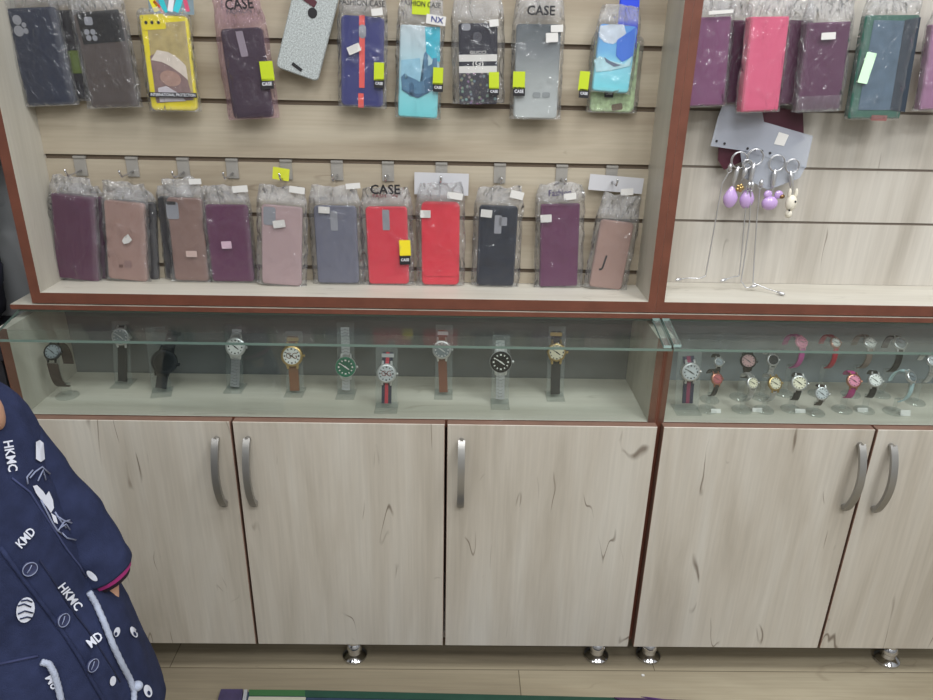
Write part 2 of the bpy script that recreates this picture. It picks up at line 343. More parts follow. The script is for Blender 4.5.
# ------------------------------------------------------------------ bagged phone cases
def bag(parent, w, h, t, side, below, above, seed, m, taper=.82, puff=.004, wr=.0022, name='plastic_bag'):
    """a loose clear film pouch round a case: local x right, y into the wall, z up"""
    rnd = random.Random(seed); off = Vector((rnd.random()*50, rnd.random()*50, rnd.random()*50))
    bm = bmesh.new(); cl = bm.verts.layers.float.new('crinkle'); nz, nx = 30, 12; z0, z1 = -below, h+above; rings = []
    for j in range(nz+1):
        f = j/nz; z = z0+(z1-z0)*f
        over = max(0, (z-h)/max(above, .001))
        hw = (w/2+side)*(1-(1-taper)*over**1.2)
        d = min(1, (z-z0)/.006, (z1-z)/(above+.004)*1.25)
        fr = -(puff)*d - .0004; bk = (t+.0012)*max(.12, d) if over == 0 else (t+.0012)*d+.0004
        ring = []
        for s in (0, 1):
            for i in range(nx+1):
                q = i/nx*2-1
                if s: q = -q
                if s and i in (0, nx): continue
                e = max(0, 1-abs(q)**6)
                y = (fr if s == 0 else bk)*e + (t*.35 if over == 0 else t*.35*(1-over))*(1-e)
                x = q*hw
                p = Vector((x, y, z)); k = 42
                nv = noise.noise(Vector((x*k, s*9+y*10, z*k*.55))+off); nv2 = noise.noise(Vector((x*95, s*5, z*70))+off*1.7)
                amp = wr*(1 + 2.6*min(1, over*1.6) + (1.2 if abs(q) > .8 else 0))
                inside = over == 0 and abs(x) < w/2
                if s == 0: y += (-abs(nv) if inside else nv)*amp*1.2 - (abs(nv2)*.6 if inside else nv2*.6)*amp
                else: y += (nv*.2)*amp*(0 if inside else 1)
                x += noise.noise(Vector((3, z*60, q*2))+off)*.0022*(1 if abs(q) > .7 else 0)
                zz = z + (noise.noise(Vector((x*70, 1, 3))+off)*.006 if j == nz else 0)
                vv = bm.verts.new((x, y, zz)); vv[cl] = max(min(1, over*3), .45*max(0, (abs(q)-.72)/.28)*(1 if z < h else 0), .5 if z < .004 else 0); ring.append(vv)
        rings.append(ring)
    k = len(rings[0])
    for a, b in zip(rings, rings[1:]):
        for i in range(k): bm.faces.new((a[i], a[(i+1) % k], b[(i+1) % k], b[i]))
    o = finish(bm, name, m, parent, smooth=True); return o
class Case:
    """corners tl, tr, bl, br are photo coordinates; the case lies in a plane near depth y (or stands on the shelf)"""
    def __init__(s, label, tl, tr, bl, br, shell, y=None, stand=False, r=.008, t=.010, lean=.004, yaw=0, group=None, cat='phone case', name='phone_case', bevel=.0018, dz=.0025, dx=0, hz=None):
        tm = ((tl[0]+tr[0])/2, (tl[1]+tr[1])/2); bmid = ((bl[0]+br[0])/2, (bl[1]+br[1])/2)
        if stand:
            p = on(bmid[0], bmid[1], Z_SH+dz); yy = min(max(p.y, .105), y if y else .162-t); B = at(bmid[0], bmid[1], yy); B.z = Z_SH+dz
        else: B = at(bmid[0], bmid[1], y); yy = y
        T = at(tm[0], tm[1], yy+lean); up = (T-B); s.h = up.length; up.normalize()
        w1 = (at(*tr, yy)-at(*tl, yy)).length; w0 = (at(*br, yy)-at(*bl, yy)).length; s.w = (w1+w0)/2
        right = Vector((math.cos(yaw), math.sin(yaw), 0)); right = (right-up*right.dot(up)).normalized(); back = up.cross(right)
        s.m = Matrix((right, back, up)).transposed().to_4x4(); s.m.translation = B
        s.t = t; s.B, s.n = B, back; s.inv = s.m.inverted()
        s.root = thing(name, label, cat, s.m, group)
        bm = bmesh.new(); slab(bm, s.w, s.h, r, 0, t, 0, s.h/2, bevel)
        s.shell = finish(bm, 'shell', shell, s.root, smooth='auto')
        if dz > .006: pass
    def loc(s, u, v, off=0):
        p = s.inv @ hit(u, v, s.B - s.n*off, s.n); return p.x, p.z
    def px2m(s, d): return d*s.w/max(1, (px(s.m @ Vector((s.w/2, 0, s.h/2)))[0]-px(s.m @ Vector((-s.w/2, 0, s.h/2)))[0]))
    def patch(s, name, u, v, wpx, hpx, m, off=.0005, rot=0, r=.0015, thick=.0006, parent=None, label=None):
        x, z = s.loc(u, v, off); k = s.px2m(1); bm = bmesh.new()
        slab(bm, wpx*k, hpx*k*1.06, r, -off-thick, -off, x, z, 0, math.radians(rot), 4)
        return finish(bm, name, m, parent or s.root, label)
    def poly(s, name, pts, m, off=.0004, thick=.0003, parent=None, label=None):
        bm = bmesh.new(); q = [s.loc(u, v, off) for u, v in pts]
        a = [bm.verts.new((x, -off-thick, z)) for x, z in q]; b = [bm.verts.new((x, -off, z)) for x, z in q]
        bm.faces.new(a); bm.faces.new(b[::-1])
        for i in range(len(a)): bm.faces.new((a[i], a[(i+1) % len(a)], b[(i+1) % len(a)], b[i]))
        bmesh.ops.triangulate(bm, faces=[f for f in bm.faces if len(f.verts) > 4])
        return finish(bm, name, m, parent or s.root, label)
    def text(s, t, u, v, wpx, m, off=.001, rot=0, stretch=1.0, parent=None):
        x, z = s.loc(u, v, off); return lettering(t, parent or s.root, m, x, z, -off, wpx*s.px2m(1), math.radians(rot), stretch, .02 if t == 'CASE' else .008)
    def bag(s, side=.008, below=.0015, above=.04, seed=0, m=None, **k):
        s.seed = seed; return bag(s.root, s.w, s.h, s.t, side, below, above, seed, m or M['film'], **k)
    def tag2(s, u, v, wpx=11, h1=16, h2=8, top=None, off=.006, rot=0, txt=True):
        """two-tone size label stuck on the bag"""
        a = s.patch('size_label', u, v, wpx, h1, top or M['lime'], off, rot, .0006, .0004, label='yellow green label on the bag')
        b = s.patch('label_strip', u, v+(h1+h2)/2, wpx, h2, M['ink'], off, rot, .0006, .0004, parent=a, label='black strip')
        if txt: s.text('CASE', u, v+(h1+h2)/2, wpx*.75, M['whiteink'], off+.0006, rot, 1.1, parent=a)
        return a
    def sticker(s, u, v, wpx, hpx, rot=0, off=.006, m=None): return s.patch('price_sticker', u, v, wpx, hpx, m or M['white'], off, rot, .0008, .0003)
    def cut(s, u, v, wpx, hpx, m=None, r=.004, off=.0001, rot=0): return s.patch('camera_cutout', u, v, wpx, hpx, m or M['cut'], off, rot, r, .0006)
M['cut'] = mat('camera_cutout_grey', (140, 142, 150), .4)
def shell(n, c, rough=.6, **k): M[n] = mat(n, c, rough, spec=.25, bump=k.pop('bump', .12), bscale=900, **k); return M[n]
def gradient(name, stops, h, axis=2, rough=.4, extra=None):
    m = bpy.data.materials.new(name); m.use_nodes = True; nt = m.node_tree; L = nt.links.new; b = nt.nodes['Principled BSDF']; b.inputs['Roughness'].default_value = rough
    tc = nd(nt, 'ShaderNodeTexCoord'); sp = nd(nt, 'ShaderNodeSeparateXYZ'); L(tc.outputs['Object'], sp.inputs[0])
    dv = nd(nt, 'ShaderNodeMath', operation='DIVIDE'); L(sp.outputs[axis], dv.inputs[0]); dv.inputs[1].default_value = h
    ns = nd(nt, 'ShaderNodeTexNoise', Scale=60.0, Detail=3.0); L(tc.outputs['Object'], ns.inputs[0])
    ma = nd(nt, 'ShaderNodeMath', operation='MULTIPLY_ADD'); L(ns.outputs['Fac'], ma.inputs[0]); ma.inputs[1].default_value = extra or 0; 
    L(dv.outputs[0], ma.inputs[2])
    rp = nd(nt, 'ShaderNodeValToRGB'); e = rp.color_ramp.elements
    e[0].position, e[0].color = stops[0][0], lin(stops[0][1]); e[1].position, e[1].color = stops[-1][0], lin(stops[-1][1])
    for p, c in stops[1:-1]: x = e.new(p); x.color = lin(c)
    L(ma.outputs[0], rp.inputs[0]); L(rp.outputs[0], b.inputs['Base Color']); return m
GU, GL, GR = 'bagged phone cases hanging in the upper row', 'bagged phone cases standing in the lower row', 'wallet cases hanging above the keychains'
PL = shell('plum', (82, 40, 68)); RO = shell('rose', (154, 125, 117)); RB = shell('brown_rose', (132, 106, 99))
NV = shell('navy', (28, 36, 58)); DK = shell('near_black', (32, 32, 46)); GY = shell('slate_grey', (104, 106, 122)); RD = shell('red', (208, 52, 70)); BL = shell('behind_black', (34, 32, 38))
YU = .150
# upper row
c = Case('dark navy phone case with round camera holes, first in the upper row', (5, 7), (53, 8), (26, 105), (77, 105), NV, YU, group=GU)
for u, v, d in ((17, 20, 8.5), (19, 31, 9.5), (24, 25, 4.5), (26, 31, 5)): c.cut(u, v, d, d, r=.02)
c.bag(seed=1, above=.06, side=.006)
c = Case('black phone case with a green label half hidden between the navy and the grey-brown cases', (52, 10), (82, 10), (72, 100), (98, 100), BL, YU+.013, group=GU)
c.patch('size_label', 75, 62, 11, 20, mat('olive_label', (92, 110, 40)), .0006, label='green label on the side'); c.bag(seed=2, above=.04)
c = Case('grey-brown phone case with a shiny black camera band, second in the upper row', (71, 13), (123, 14), (93, 107), (137, 107), shell('taupe', (76, 67, 65)), YU-.004, group=GU, r=.005)
c.patch('camera_band', 101, 27, 42, 27, M['black'], .0003, 3, .002)
c.cut(88.5, 21, 8, 7, off=.001, r=.003)
for u, v in ((87, 32), (93, 32), (89, 38), (95, 38)): c.cut(u, v, 5, 5, off=.001, r=.01)
c.bag(seed=3, above=.05)
c = Case('bright yellow framed phone case with a sleeping baby print, third in the upper row', (139, 16), (187, 15), (152, 111), (197, 110), shell('yellow_frame', (232, 214, 34), .4), YU-.006, group=GU)
beige = mat('print_beige', (178, 160, 108), .4, vary=.15, vscale=70); pr = c.poly('picture', [(147, 24), (185, 21), (194, 99), (156, 102)], beige, .0002, label='printed picture of a sleeping baby in a hat')
c.poly('print_blanket', [(150, 56), (158, 52), (170, 60), (183, 62), (193, 100), (157, 103)], mat('print_mauve', (134, 108, 106), .5, vary=.2, vscale=90), .0006, parent=pr)
c.poly('print_hat', [(151, 60), (157, 50), (168, 52), (178, 58), (186, 66), (188, 80), (180, 73), (170, 66), (162, 62)], mat('print_cream', (214, 202, 190), .5, vary=.08, vscale=80), .0010, parent=pr)
c.poly('print_face', [(170.5+10.5*math.cos(a)-1.5*math.sin(a), 78.5+3*math.cos(a)+7.5*math.sin(a)) for a in [2*PI*i/16 for i in range(16)]], mat('print_skin', (168, 134, 122), .5, vary=.1, vscale=150), .0014, parent=pr)
c.poly('print_shirt', [(158, 88), (166, 86), (180, 94), (186, 101), (160, 102)], mat('print_pale', (205, 198, 205), .5, vary=.1, vscale=80), .0014, parent=pr)
c.patch('camera_frame', 153, 22, 24, 13, M['yellow_frame'], .0004, 4, .003)
for u in (146, 152, 158.5): c.cut(u, 22.5, 3, 3, M['ink'], off=.0012, r=.01)
c.patch('black_strip', 173, 95, 48, 4.5, M['ink'], .006, 0, .0005, .0004, label='black lettered strip across the bag')
c.text('INTERNATIONAL PROTECTION', 173, 95, 45, M['whiteink'], .0068, 0, 1.3)
c.bag(seed=4, above=.012, side=.006)
hc = c.patch('header_card', 171, 3, 44, 18, mat('holo_silver', (170, 190, 200), .15, .6), .001, -2, .002, label='shiny holographic header card')
for u, v, w_, rot, col in ((154, 4, 6, 20, (230, 220, 60)), (163, 5, 5, 15, (60, 190, 200)), (171, 4, 5, -15, (235, 235, 240)), (178, 5, 6, -25, (70, 200, 215)), (186, 4, 4, 10, (210, 90, 120)), (159, 7, 3, 40, (210, 70, 60))):
    c.patch('holographic_flake', u, v, w_, 13, mat('holo', col, .2), .0018, rot, .001, .0003, parent=hc)
c = Case('black phone case in a pink-edged bag printed CASE, fourth in the upper row', (219, 28), (262, 28), (234, 118), (273, 118), DK, YU-.004, group=GU)
c.cut(242, 44, 7, 22, M['cut'], .002, rot=6); c.tag2(267, 71, 13, 17, 9); c.bag(seed=5, above=.055, m=M['film_pink'], side=.010)
c.text('CASE', 239, 4.5, 27, M['ink'], .012, 1, 1.1); c.text('FASHION', 239, 11.5, 24, M['greytext'], .0075, 0, 1)
c = Case('silver glitter phone case hanging tilted without a bag', (293, -20), (342, -3), (278, 68), (315, 81), mat('silver_glitter', (172, 178, 178), .35, 0, vary=.38, vscale=420, bump=.5, bscale=700), YU, group=GU, t=.009)
c.cut(312.5, 13, 9, 9, M['ink'], .02); c.patch('speaker_slot', 297, 67, 11, 3, M['ink'], .0003, -18, .001)
c.patch('camera_lens', 309, 0, 15, 6, mat('maroon', (80, 36, 46)), .0004, -15, .002)
c = Case('royal blue phone case with a red centre stripe', (341, 16), (384, 16), (341, 106), (383, 107), shell('royal_blue', (46, 50, 112)), YU, group=GU)
st = mat('coral_red', (226, 84, 78), .5)
for v, h in ((20.5, 9), (62, 46), (100.5, 13)): c.patch('red_stripe', 362 if v < 90 else 361, v, 5.5, h, st, .0004, 0, .001, label='red stripe segment')
c.cut(362.5, 31.5, 7, 12, M['cut'], .006, off=.0008); c.sticker(354, 49, 13, 7, 25, off=.0055); c.tag2(379, 71.5, 10, 16, 8)
c.bag(seed=6, above=.05, side=.006); c.text('FASHION CASE', 362, 3, 44, M['ink'], .0072, 0, 1.2); c.sticker(377, 12, 11, 6, 8)
c = Case('pale cyan phone case printed with a misty building, in a bag', (400, 25), (441, 26), (398, 117), (437, 118), gradient('mist_cyan', [(0, (110, 206, 214)), (.22, (128, 208, 216)), (.36, (150, 205, 220)), (.6, (176, 206, 216)), (1, (190, 196, 202))], .175, extra=.06), YU-.003, group=GU, r=.005)
c.poly('sky_strip', [(425, 27), (440, 27), (440, 62), (433, 60), (426, 52)], mat('print_turquoise', (52, 176, 200), .4, vary=.15, vscale=60), .0003)
bd = mat('print_slate_blue', (74, 118, 150), .45, vary=.18, vscale=90); bd2 = mat('print_dusk_blue', (48, 90, 124), .45, vary=.15, vscale=90)
c.poly('printed_wall', [(401, 60), (420, 58), (421, 80), (401, 80)], mat('print_haze_blue', (142, 190, 212), .45, vary=.1, vscale=70), .0003)
b1 = c.poly('printed_building', [(401, 77), (405, 73), (405, 79), (408, 79), (408, 76), (417, 80), (420, 82), (424, 80), (424, 54), (426, 51), (428, 55), (428, 66), (432, 64), (433, 58), (437, 58), (438, 88), (428, 92), (418, 98), (411, 96), (402, 90)], bd, .0006)
c.poly('printed_arch', [(409, 95), (409, 85), (411.5, 82), (414, 85), (414, 96)], bd2, .0010, parent=b1); c.poly('printed_shadow_wall', [(424, 80), (437, 74), (437, 88), (425, 94)], bd2, .0010, parent=b1)
c.poly('printed_roof', [(401, 89), (411, 95), (418, 98), (430, 92), (417, 94)], bd2, .0010, parent=b1)
c.tag2(438, 76, 10, 15, 8); c.bag(seed=7, above=.05, side=.006)
c.patch('header_strip', 421, 5, 17, 16, M['lime'], .0055, 0, .001, .0003); c.text('FASHION CASE', 421, 4, 38, M['ink'], .0068, -2, 1.2); c.patch('logo_patch', 436, 20, 19, 8, M['white'], .006, -5, .001, .0003); c.text('NX', 437, 20, 12, mat('deep_blue_ink', (30, 50, 130)), .0072, -5, .9)
c = Case('black phone case with white bands, white lettering and a dark floral lower half', (459, 23), (497, 23), (459, 102), (498, 103), DK, YU-.002, group=GU, r=.004)
def floral():
    m = bpy.data.materials.new('dark_floral'); m.use_nodes = True; nt = m.node_tree; L = nt.links.new; b = nt.nodes['Principled BSDF']; b.inputs['Roughness'].default_value = .45
    tc = nd(nt, 'ShaderNodeTexCoord'); v = nd(nt, 'ShaderNodeTexVoronoi', Scale=140.0); L(tc.outputs['Object'], v.inputs['Vector'])
    n = nd(nt, 'ShaderNodeTexNoise', Scale=260.0, Detail=3.0); L(tc.outputs['Object'], n.inputs['Vector'])
    rp = nd(nt, 'ShaderNodeValToRGB'); e = rp.color_ramp.elements; e[0].position = .24; e[0].color = (1, 1, 1, 1); e[1].position = .44; e[1].color = (0, 0, 0, 1); L(v.outputs['Distance'], rp.inputs[0])
    hs = nd(nt, 'ShaderNodeMix', data_type='RGBA'); hs.inputs[0].default_value = .72; L(v.outputs['Color'], hs.inputs[6]); hs.inputs[7].default_value = lin((150, 132, 138))
    mx = nd(nt, 'ShaderNodeMix', data_type='RGBA'); ml = nd(nt, 'ShaderNodeMath', operation='MULTIPLY'); L(rp.outputs[0], ml.inputs[0]); L(n.outputs['Fac'], ml.inputs[1]); L(ml.outputs[0], mx.inputs[0])
    mx.inputs[6].default_value = lin((38, 36, 50)); L(hs.outputs[2], mx.inputs[7]); L(mx.outputs[2], b.inputs['Base Color']); return m
c.patch('floral_print', 478, 87, 38, 31, floral(), .0003, 0, .002); c.patch('white_band', 478, 58, 38, 6, M['white'], .0004, 0, .0003); c.patch('white_band', 478, 69.5, 38, 6, M['white'], .0004, 0, .0003)
c.text('GUCCI', 478, 52.5, 16, M['white'], .0008, 0, .75); c.text('(G)', 478, 63.5, 11, M['white'], .0008, 0, .8)
c.cut(477.5, 37, 9, 9, mat('dim_ring', (70, 70, 80), .3), .02); c.cut(466, 27, 9, 6, M['cut'], .004); c.sticker(494, 23, 9, 6, 5)
c.tag2(494, 80.5, 10, 15, 7); c.bag(seed=8, above=.05, side=.012)
c = Case('grey ombre phone case fading from dark to pale, with CASE on its bag', (517, 24), (561, 24), (513, 118), (557, 119), gradient('grey_ombre', [(0, (184, 190, 190)), (.35, (160, 166, 166)), (.62, (112, 118, 122)), (.85, (76, 84, 90)), (1, (72, 80, 86))], .178), YU-.003, group=GU, r=.006)
for u in (536.5, 546): c.cut(u, 95, 8, 5, mat('dim_oval', (138, 144, 146)), .003)
c.tag2(519, 80, 12, 15, 8); c.sticker(557, 28.5, 12, 6, 2); c.sticker(552, 37.5, 12, 8, 4, off=.005)
c.bag(seed=9, above=.06, side=.007); c.text('CASE', 541, 11, 27, M['ink'], .011, 0, 1.0)
c = Case('pale green patterned phone case peeking out below the blue sky case', (596, 40), (640, 40), (589, 112), (634, 112), mat('leaf_print', (172, 196, 150), .5, vary=.35, vscale=110), YU+.012, group=GU, t=.008)
c.patch('printed_stone', 617, 107, 11, 6, mat('print_brown', (108, 92, 74)), .0004, 10, .003); c.tag2(609, 84, 9, 12, 7); c.bag(seed=10, above=.01, side=.007)
c = Case('blue sky printed phone case in front of a green one, last in the upper row', (601, 24), (637, 26), (591, 91), (629, 93), gradient('sky_cyan', [(0, (112, 214, 226)), (.4, (140, 212, 232)), (.55, (106, 176, 224)), (1, (82, 146, 226))], .125, extra=.08), YU-.004, group=GU, r=.006)
c.poly('printed_cloud', [(600, 26), (612, 24), (624, 25), (626, 33), (620, 40), (613, 44), (604, 42), (599, 36)], mat('print_cloud', (196, 208, 222), .45, vary=.1, vscale=80), .0003)
c.poly('printed_blue_sky', [(617, 40), (626, 34), (636, 27), (633, 56), (622, 62), (616, 56)], mat('print_azure', (50, 110, 214), .45), .0005)
c.poly('printed_foam', [(594, 60), (600, 56), (608, 60), (616, 62), (624, 64), (632, 56), (630, 66), (612, 70), (596, 72)], mat('print_foam', (176, 216, 226), .45, vary=.12, vscale=110), .0007)
c.poly('printed_bird', [(604, 57), (610, 61), (617, 64), (622, 65), (614, 67), (606, 62)], mat('print_grey', (96, 108, 130)), .0010)
c.bag(seed=11, above=.03, side=.006)
c.poly('header_card', [(620, -6), (640, -6), (636, 52), (632, 26), (618, 24), (622, 10)], mat('ultramarine_card', (40, 72, 220), .4), -.002, label='ultramarine header card inside the bag')
c.tag2(584, 81, 10, 17, 8)
# lower row
def lower(label, tl, tr, bl, br, m, seed, behind=None, r=.007, t=.010, ab=.036, side=.0105, **k):
    c = Case(label, tl, tr, bl, br, m, None, True, r=r, t=t, group=GL, **k); c.bag(side=side, above=ab, seed=seed, wr=.0032)
    if behind:
        dx, mm, lab = behind
        q = Case(lab, (tl[0]+dx, tl[1]-1), (tr[0]+dx, tr[1]-1), (bl[0]+dx, bl[1]-3), (br[0]+dx, br[1]-3), mm, .1655, True, r=r, t=.009, group=GL)
        dy = .1655 - q.root.location.y; q.root.location.y = .1655; q.bag(side=.003, above=.02, seed=seed+50, wr=.0015)
    return c
c = lower('plum phone case with a plain flat cover, first in the lower row', (52, 196), (92, 196), (55, 277), (99, 277), PL, 21, (8, PL, 'plum phone case half hidden behind the first case of the lower row'), r=.003, t=.014, side=.0065)
c = lower('rose phone case with a torn white sticker, second in the lower row', (104, 202), (143, 202), (107, 274), (147, 277), RO, 22, (11, BL, 'black phone case tucked behind the rose case with the torn sticker'), t=.012, side=.0065)
c.poly('torn_sticker', [(122, 241), (124, 237), (126, 238), (128, 234), (130, 237), (132, 240), (129, 243), (124, 244)], M['white'], .004); c.cut(128, 264, 7, 7, mat('dull_rose', (140, 112, 108)), .002); c.cut(121, 266, 4, 3, mat('dull_brown', (110, 80, 72)), .001)
c = lower('brown-rose phone case with a square camera hole, third in the lower row', (166, 198), (201, 198), (174, 275), (208, 275), RB, 23, (-9, BL, 'black phone case behind the brown-rose case with the square hole'), side=.0065)
c.cut(172.5, 210.5, 12, 16, M['cut'], .004); c.cut(171, 203, 9, 3, M['ink'], .001, off=.0008); c.sticker(191.5, 254, 11, 6, 2, off=.004, m=mat('pink_sticker', (206, 180, 172))); c.sticker(195, 181.5, 12, 5, 3)
c = lower('plum phone case with a low pinkish sticker, fourth in the lower row', (205, 205), (246, 205), (211, 277), (255, 277), shell('plum_violet', (92, 46, 78)), 24, side=.0065)
c.sticker(226.5, 245, 10, 7, 3, off=.004, m=mat('lilac_sticker', (214, 182, 200))); c.sticker(240, 189, 15, 6, 5)
c = lower('light rose phone case with corner camera hole, fifth in the lower row', (262, 205), (301, 207), (261, 284), (302, 286), shell('light_rose', (172, 148, 150)), 25)
c.cut(269.5, 216, 12, 17, M['cut'], .004); c.sticker(279, 224, 12, 7, 12, off=.004); c.sticker(297, 190, 15, 6, -3); c.patch('hang_tab', 281, 174, 16, 11, mat('lime_clear', (206, 212, 60), .4), .001, -4, .001)
c = lower('slate grey phone case with a centre camera slot', (314, 205), (355, 207), (317, 282), (360, 282), GY, 26)
c.cut(334, 221, 7, 18, M['cut'], .002); c.sticker(324, 210, 11, 6, -3, off=.004); c.sticker(353, 186, 14, 5, 5)
c = lower('red phone case with a yellow size label and CASE on its bag', (365, 207), (407, 207), (369, 283), (409, 284), RD, 27)
c.cut(386, 220, 7, 19, M['cut'], .0015); c.tag2(405, 248, 11, 15, 9, M['yellow'], rot=1); c.text('CASE', 385, 190, 29, M['ink'], .005, 0, 1.0); c.text('FASHION', 385, 196, 24, mat('maroon_ink', (110, 40, 50)), .005, 0, .8)
c = lower('red phone case with a white paper header card behind it', (421, 203), (460, 203), (422, 276), (459, 276), shell('bright_red', (214, 50, 68)), 28, r=.009)
c.patch('rim', 440.5, 239.5, 37, 71, M['bright_red'], .0006, 0, .009, .0006, label='raised front of the red case'); c.sticker(425.5, 214, 10, 7, 0, off=.004); c.sticker(455, 196, 15, 6, -8); 
c.patch('header_card', 441.5, 184, 53, 20, mat('grey_white_card', (196, 196, 200), .6), -.012, -1, .001, .0006, label='white paper header card'); c.text('J', 440, 188, 4, M['greytext'], -.0085, 0, 1)
c = lower('navy black phone case with a cross-shaped camera hole', (481, 205), (517, 207), (475, 283), (515, 284), shell('ink_navy', (30, 36, 50)), 29)
c.cut(498, 224.5, 7, 17, M['cut'], .0015); c.cut(503, 221.5, 8, 8, M['cut'], .0015); c.sticker(486.5, 213.5, 11, 7, -4, off=.004); c.sticker(517, 195, 13, 7, -12)
c = lower('plum phone case with a white corner sticker, second last in the lower row', (541, 204), (580, 204), (540, 278), (578, 279), shell('mulberry', (98, 52, 84)), 30, r=.004, t=.009)
c.sticker(546, 218.5, 11, 7, 2, off=.005); c.text('Fashion', 560, 193, 22, mat('violet_ink', (56, 44, 90)), .006, 2, 1.1); c.sticker(570, 196.5, 12, 6, 5)
c = lower('tilted rose phone case with a small dark hook mark, last in the lower row', (602, 221), (634, 222), (588, 288), (622, 289), shell('dusty_rose', (158, 130, 121)), 31, ab=.050)
c.text('J', 604.5, 262, 4, M['ink'], .0006, -8, 1.1); c.patch('header_card', 616, 184, 52, 14, bpy.data.materials['grey_white_card'], -.012, 2, .001, .0006, label='white paper header card'); c.sticker(627, 192, 12, 6, 10, off=.002)
# right unit: wallet cases
YR = .145
def wallet(label, tl, tr, bl, br, m, seed, t=.018, **k):
    side = k.pop('side', .007); ab = k.pop('above', .05); c = Case(label, tl, tr, bl, br, m, k.pop('y', YR), group=GR, t=t, r=.003, bevel=.002, **k); c.bag(side=side, above=ab, seed=seed); return c
c = wallet('mauve wallet phone case partly behind the mahogany post', (688, 17), (731, 17), (680, 106), (725, 106), shell('mauve', (116, 66, 104)), 41); c.sticker(721, 12, 24, 3, 2)
c = wallet('pink wallet phone case with its spine turned to the left', (748, 18), (794, 15), (741, 111), (779, 112), shell('hot_pink', (206, 82, 116)), 42, yaw=.20, y=.133); 
bm = bmesh.new(); slab(bm, c.w*.94, c.h*.97, .003, -.0006, 0, 0, c.h/2); finish(bm, 'front_cover', shell('pink_cover', (212, 92, 126)), c.root, 'slightly lighter front cover')
c = wallet('dark plum wallet phone case with a white label at its top', (808, 22), (851, 22), (796, 110), (840, 111), shell('dark_plum', (88, 50, 78)), 43); c.sticker(828.5, 36, 14, 6, 1); c.patch('bag_fold', 818, 104, 44, 15, M['film'], .006, 0, .001, .0003)
c = wallet('teal green boxed phone case with a bright label under glossy film', (866, 14), (921, 16), (849, 118), (899, 119), shell('teal_green', (64, 104, 92)), 44, side=.004)
ins = c.poly('tray', [(874, 20), (916, 21), (896, 110), (858, 110)], mat('slate_tray', (84, 104, 122), .35, vary=.15, vscale=50), .0006, label='slate coloured tray window'); c.poly('dark_side', [(905, 20), (921, 17), (905, 112), (890, 110)], mat('dark_slate', (44, 54, 66), .4), .001)
c.patch('bright_label', 867, 68, 10, 27, mat('mint_label', (212, 255, 214), .5), .005, -9, .001, label='bright green-white label'); c.patch('reddish_mark', 879, 118, 16, 5, mat('dusty_red', (140, 90, 88)), .001, -2, .001)
c = wallet('mauve wallet phone case at the right edge of the upper row', (934, 22), (976, 24), (919, 108), (962, 110), shell('lilac_mauve', (150, 108, 140)), 45)
for lab, tl, tr, bl, br, sd in (('plum wallet phone case behind and between the mauve and pink ones', (716, 20), (752, 20), (704, 103), (742, 104), 46), ('plum wallet phone case behind and between the pink and dark plum ones', (784, 20), (812, 20), (768, 104), (800, 105), 47)):
    wallet(lab, tl, tr, bl, br, PL, sd, t=.010, y=.165, side=.003, above=.03)
# hooks in the lower groove
GH = 'metal hooks clipped in the lower slatwall groove'
HN = ['above the first plum case', 'above the rose case with the torn sticker', 'above the brown-rose case', 'above the fourth, plum case', 'above the light rose case', 'above the slate grey case', 'above the red case printed CASE', 'above the red case with the header card', 'above the navy black case', 'above the second last, plum case', 'above the tilted rose case']
for u, lab in zip((80, 132, 183, 232, 286, 337, 388, 441.5, 500, 562, 612), HN):
    p = at(u, 160+(u-60)*.0147, Y_SL); t = thing('slatwall_hook', 'chrome slatwall hook '+lab, 'hook', Vector((p.x, Y_SL, 1.0495)), GH)
    bm = bmesh.new(); slab(bm, .0215, .034, .001, -.0022, -.0002, 0, -.0165); bmesh.ops.translate(bm, vec=(0, 0, 0), verts=bm.verts)
    box(bm, -.0107, .0107, -.004, .004, -.0018, .0016); finish(bm, 'back_plate', mat('hook_plate', (168, 164, 158), .4, .35) if 'hook_plate' not in bpy.data.materials else bpy.data.materials['hook_plate'], t)
    bm = bmesh.new(); tube(bm, [(0, -.002, -.024), (0, -.03, -.026), (0, -.05, -.026), (0, -.056, -.02), (0, -.058, -.014)], .0018, 8); finish(bm, 'prong', M['chrome'], t, smooth=True)
# ------------------------------------------------------------------ watches
M['cream_dial'] = mat('cream_dial', (222, 214, 190), .4); M['white_dial'] = mat('white_dial', (228, 228, 226), .35); M['black_dial'] = mat('black_dial', (14, 15, 19), .4, spec=.3)
M['green_dial'] = mat('green_dial', (22, 104, 78), .3, coat=.4); M['silver_dial'] = mat('silver_dial', (196, 200, 204), .3, .3); M['pink_dial'] = mat('pink_dial', (226, 140, 170), .35); M['rose_dial'] = mat('rose_dial', (176, 92, 96), .35)
M['dusky_dial'] = mat('dusky_pink_dial', (150, 112, 112), .4); M['grey_dial'] = mat('grey_dial', (120, 128, 134), .3, coat=.3)
def leather(n, c): M[n] = mat(n, c, .55, bump=.3, bscale=700)
for n, c in (('black_leather', (30, 29, 31)), ('brown_leather', (112, 72, 48)), ('tan_leather', (112, 66, 48)), ('dark_brown_leather', (58, 44, 40)), ('navy_strap', (30, 34, 58)), ('red_strap', (176, 40, 60)), ('pink_strap', (178, 60, 128)), ('mauve_strap', (186, 88, 150)), ('taupe_leather', (128, 112, 104)), ('pale_blue_strap', (176, 202, 208)), ('maroon_strap', (120, 40, 72))): leather(n, c)
GWL, GWR, GSL_, GSR = 'wrist watches in the long glass case', 'ladies watches in the right glass case', 'clear plate stands in the long glass case', 'clear ring stands in the right glass case'
